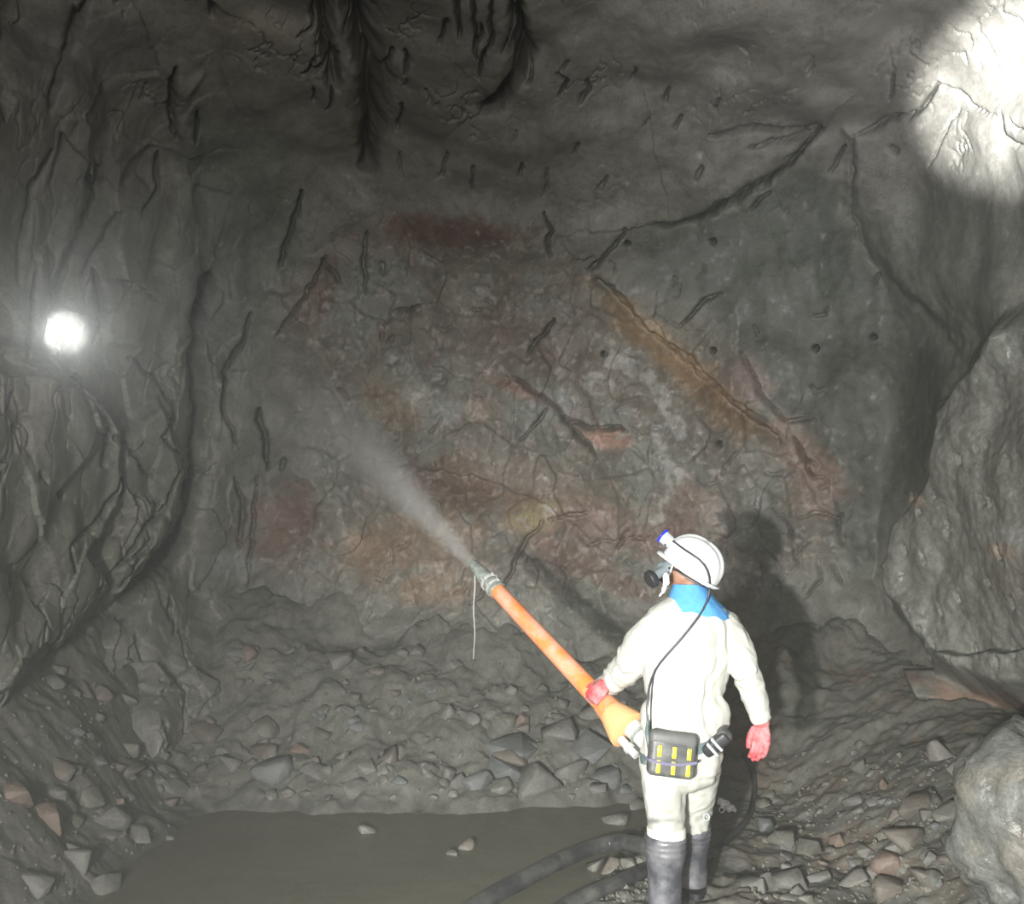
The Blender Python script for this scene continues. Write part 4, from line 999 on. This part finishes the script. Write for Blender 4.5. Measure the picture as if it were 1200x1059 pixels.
# gravel and crumbs too small to pick apart
gv = []; gf = []; r = random.Random(5)
tm = [stone_mesh(900 + k, .65) for k in range(4)]
tv = [[v_.co.copy() for v_ in t.vertices] for t in tm]; tf = [[tuple(p.vertices) for p in t.polygons] for t in tm]
for k in range(1500):
    reg = r.choice(((0, 780, 240, 1058), (200, 750, 760, 930), (200, 750, 760, 930), (880, 880, 1130, 1058), (880, 880, 1130, 1058), (700, 940, 800, 1058)))
    p, n_ = on_floor(r.uniform(reg[0], reg[2]), r.uniform(reg[1], reg[3]))
    if p is None or p.z < 0.015: continue
    s = r.uniform(.006, .022); q = Quaternion((r.gauss(0, 1), r.gauss(0, 1), r.gauss(0, 1), r.gauss(0, 1))).normalized(); j = r.randrange(4); o_ = len(gv)
    gv += [p + q @ (c_ * s) for c_ in tv[j]]; gf += [tuple(i + o_ for i in f_) for f_ in tf[j]]
gm = bpy.data.meshes.new('gravel'); gm.from_pydata([tuple(p) for p in gv], [], gf)
tag(link('gravel', gm, STONE_MATS[1], floor), kind='stuff')

# ------------------------------------------------------------------ boulder at the foot of the right wall
def boulder(name, px, py, Y, radii, seed, mat, label, sub=6):
    bm = bmesh.new(); bmesh.ops.create_icosphere(bm, subdivisions=sub, radius=1)
    me = bpy.data.meshes.new(name); bm.to_mesh(me); bm.free()
    c, n_ = coords(me); dirs = c.copy(); c *= np.array(radii)
    f_, e_ = facets(c * 2.4 + 0.2 * fbm(c * 3, 2, seed)[:, None] + seed, seed); f2_, e2_ = facets(c * 7 + seed, seed + 3)
    c += dirs * (0.16 * fbm(c * 1.7 + seed, 3, seed) + 0.05 * f_ + 0.014 * f2_ + 0.020 * fbm(c * 9, 3, seed + 5) + 0.008 * fbm(c * 26, 2, seed + 8))[:, None]
    me.vertices.foreach_set('co', c.astype(np.float32).ravel()); me.polygons.foreach_set('use_smooth', np.full(len(me.polygons), True)); me.update()
    set_col(me, np.array([[0.175, 0.18, 0.165]]) * (1 + 0.25 * fbm(c * 4, 3, seed + 2)[:, None]) + 0.05 * sstep(0.2, 0.5, fbm(c * 3 + 4, 3, seed + 4))[:, None] * np.array([[.5, .25, 0.]]))
    o = link(name, me, mat); o.location = at(px, py, Y); return tag(o, label, 'boulder')
M_WET = rock_material('wet_boulder', rough=(0.18, 0.5), bump=0.35, spec=0.6)
boulder('boulder', 1282, 1030, 3.55, (0.44, 0.48, 0.54), 3, M_WET, 'big wet grey boulder at bottom right foot of the wall')

# ------------------------------------------------------------------ the jet of sprayed concrete mist
JD = LD.copy(); J0 = lance(553.5); JL = 2.6
jx, jy, _ = frame_of(JD)
rings = []
for k in range(25):
    t = k / 24; rings.append([J0 + JD * (JL * t) + (jx * math.cos(a) + jy * math.sin(a)) * (.036 + .33 * t) for a in np.linspace(0, 6.283185, 24, endpoint=False)])
me = raw_mesh('spray_jet', loft([[p - J0 for p in r_] for r_ in rings]))
M_SPRAY = bpy.data.materials.new('concrete_mist'); M_SPRAY.use_nodes = True; nt = M_SPRAY.node_tree; nt.nodes.clear(); Lk = nt.links.new
out = nt.nodes.new('ShaderNodeOutputMaterial'); vs = N(nt, 'ShaderNodeVolumeScatter'); vs.inputs['Color'].default_value = (0.86, 0.87, 0.84, 1); vs.inputs['Anisotropy'].default_value = -0.1
Lk(vs.outputs[0], out.inputs['Volume'])
tc = N(nt, 'ShaderNodeTexCoord')
def math_(op, a, b=None):
    n_ = nt.nodes.new('ShaderNodeMath'); n_.operation = op
    for i, s_ in enumerate((a, b)):
        if s_ is None: continue
        if isinstance(s_, bpy.types.NodeSocket): Lk(s_, n_.inputs[i])
        else: n_.inputs[i].default_value = s_
    return n_.outputs[0]
def dotv(vec):
    n_ = nt.nodes.new('ShaderNodeVectorMath'); n_.operation = 'DOT_PRODUCT'; Lk(tc.outputs['Object'], n_.inputs[0]); n_.inputs[1].default_value = vec; return n_.outputs['Value']
zz = dotv(tuple(JD)); xx = dotv(tuple(jx)); yy = dotv(tuple(jy))
rad = math_('ADD', math_('MULTIPLY', zz, 0.066), 0.022)
r2 = math_('DIVIDE', math_('ADD', math_('MULTIPLY', xx, xx), math_('MULTIPLY', yy, yy)), math_('MULTIPLY', rad, rad))
gauss = math_('EXPONENT', math_('MULTIPLY', r2, -0.8))
nz_ = N(nt, 'ShaderNodeTexNoise', Scale=3.0, Detail=3.0); Lk(tc.outputs['Object'], nz_.inputs['Vector'])
fall = math_('DIVIDE', 0.26, math_('MULTIPLY', math_('ADD', rad, 0.004), math_('ADD', math_('MULTIPLY', zz, 0.15), 0.8)))
den = math_('MULTIPLY', math_('MULTIPLY', gauss, fall), math_('ADD', math_('MULTIPLY', nz_.outputs['Fac'], 0.5), 0.75))
halo = math_('MULTIPLY', math_('EXPONENT', math_('MULTIPLY', r2, -0.12)), 0.10)
Lk(math_('MULTIPLY', den, math_('MAXIMUM', math_('SUBTRACT', 1.0, math_('POWER', math_('DIVIDE', zz, 2.6), 2.0)), 0.0)), vs.inputs['Density'])
jo = link('spray_jet', me, M_SPRAY); jo.location = J0
tag(jo, 'grey jet of concrete mist blown from the lance nozzle toward the rock face', 'spray', kind='stuff')
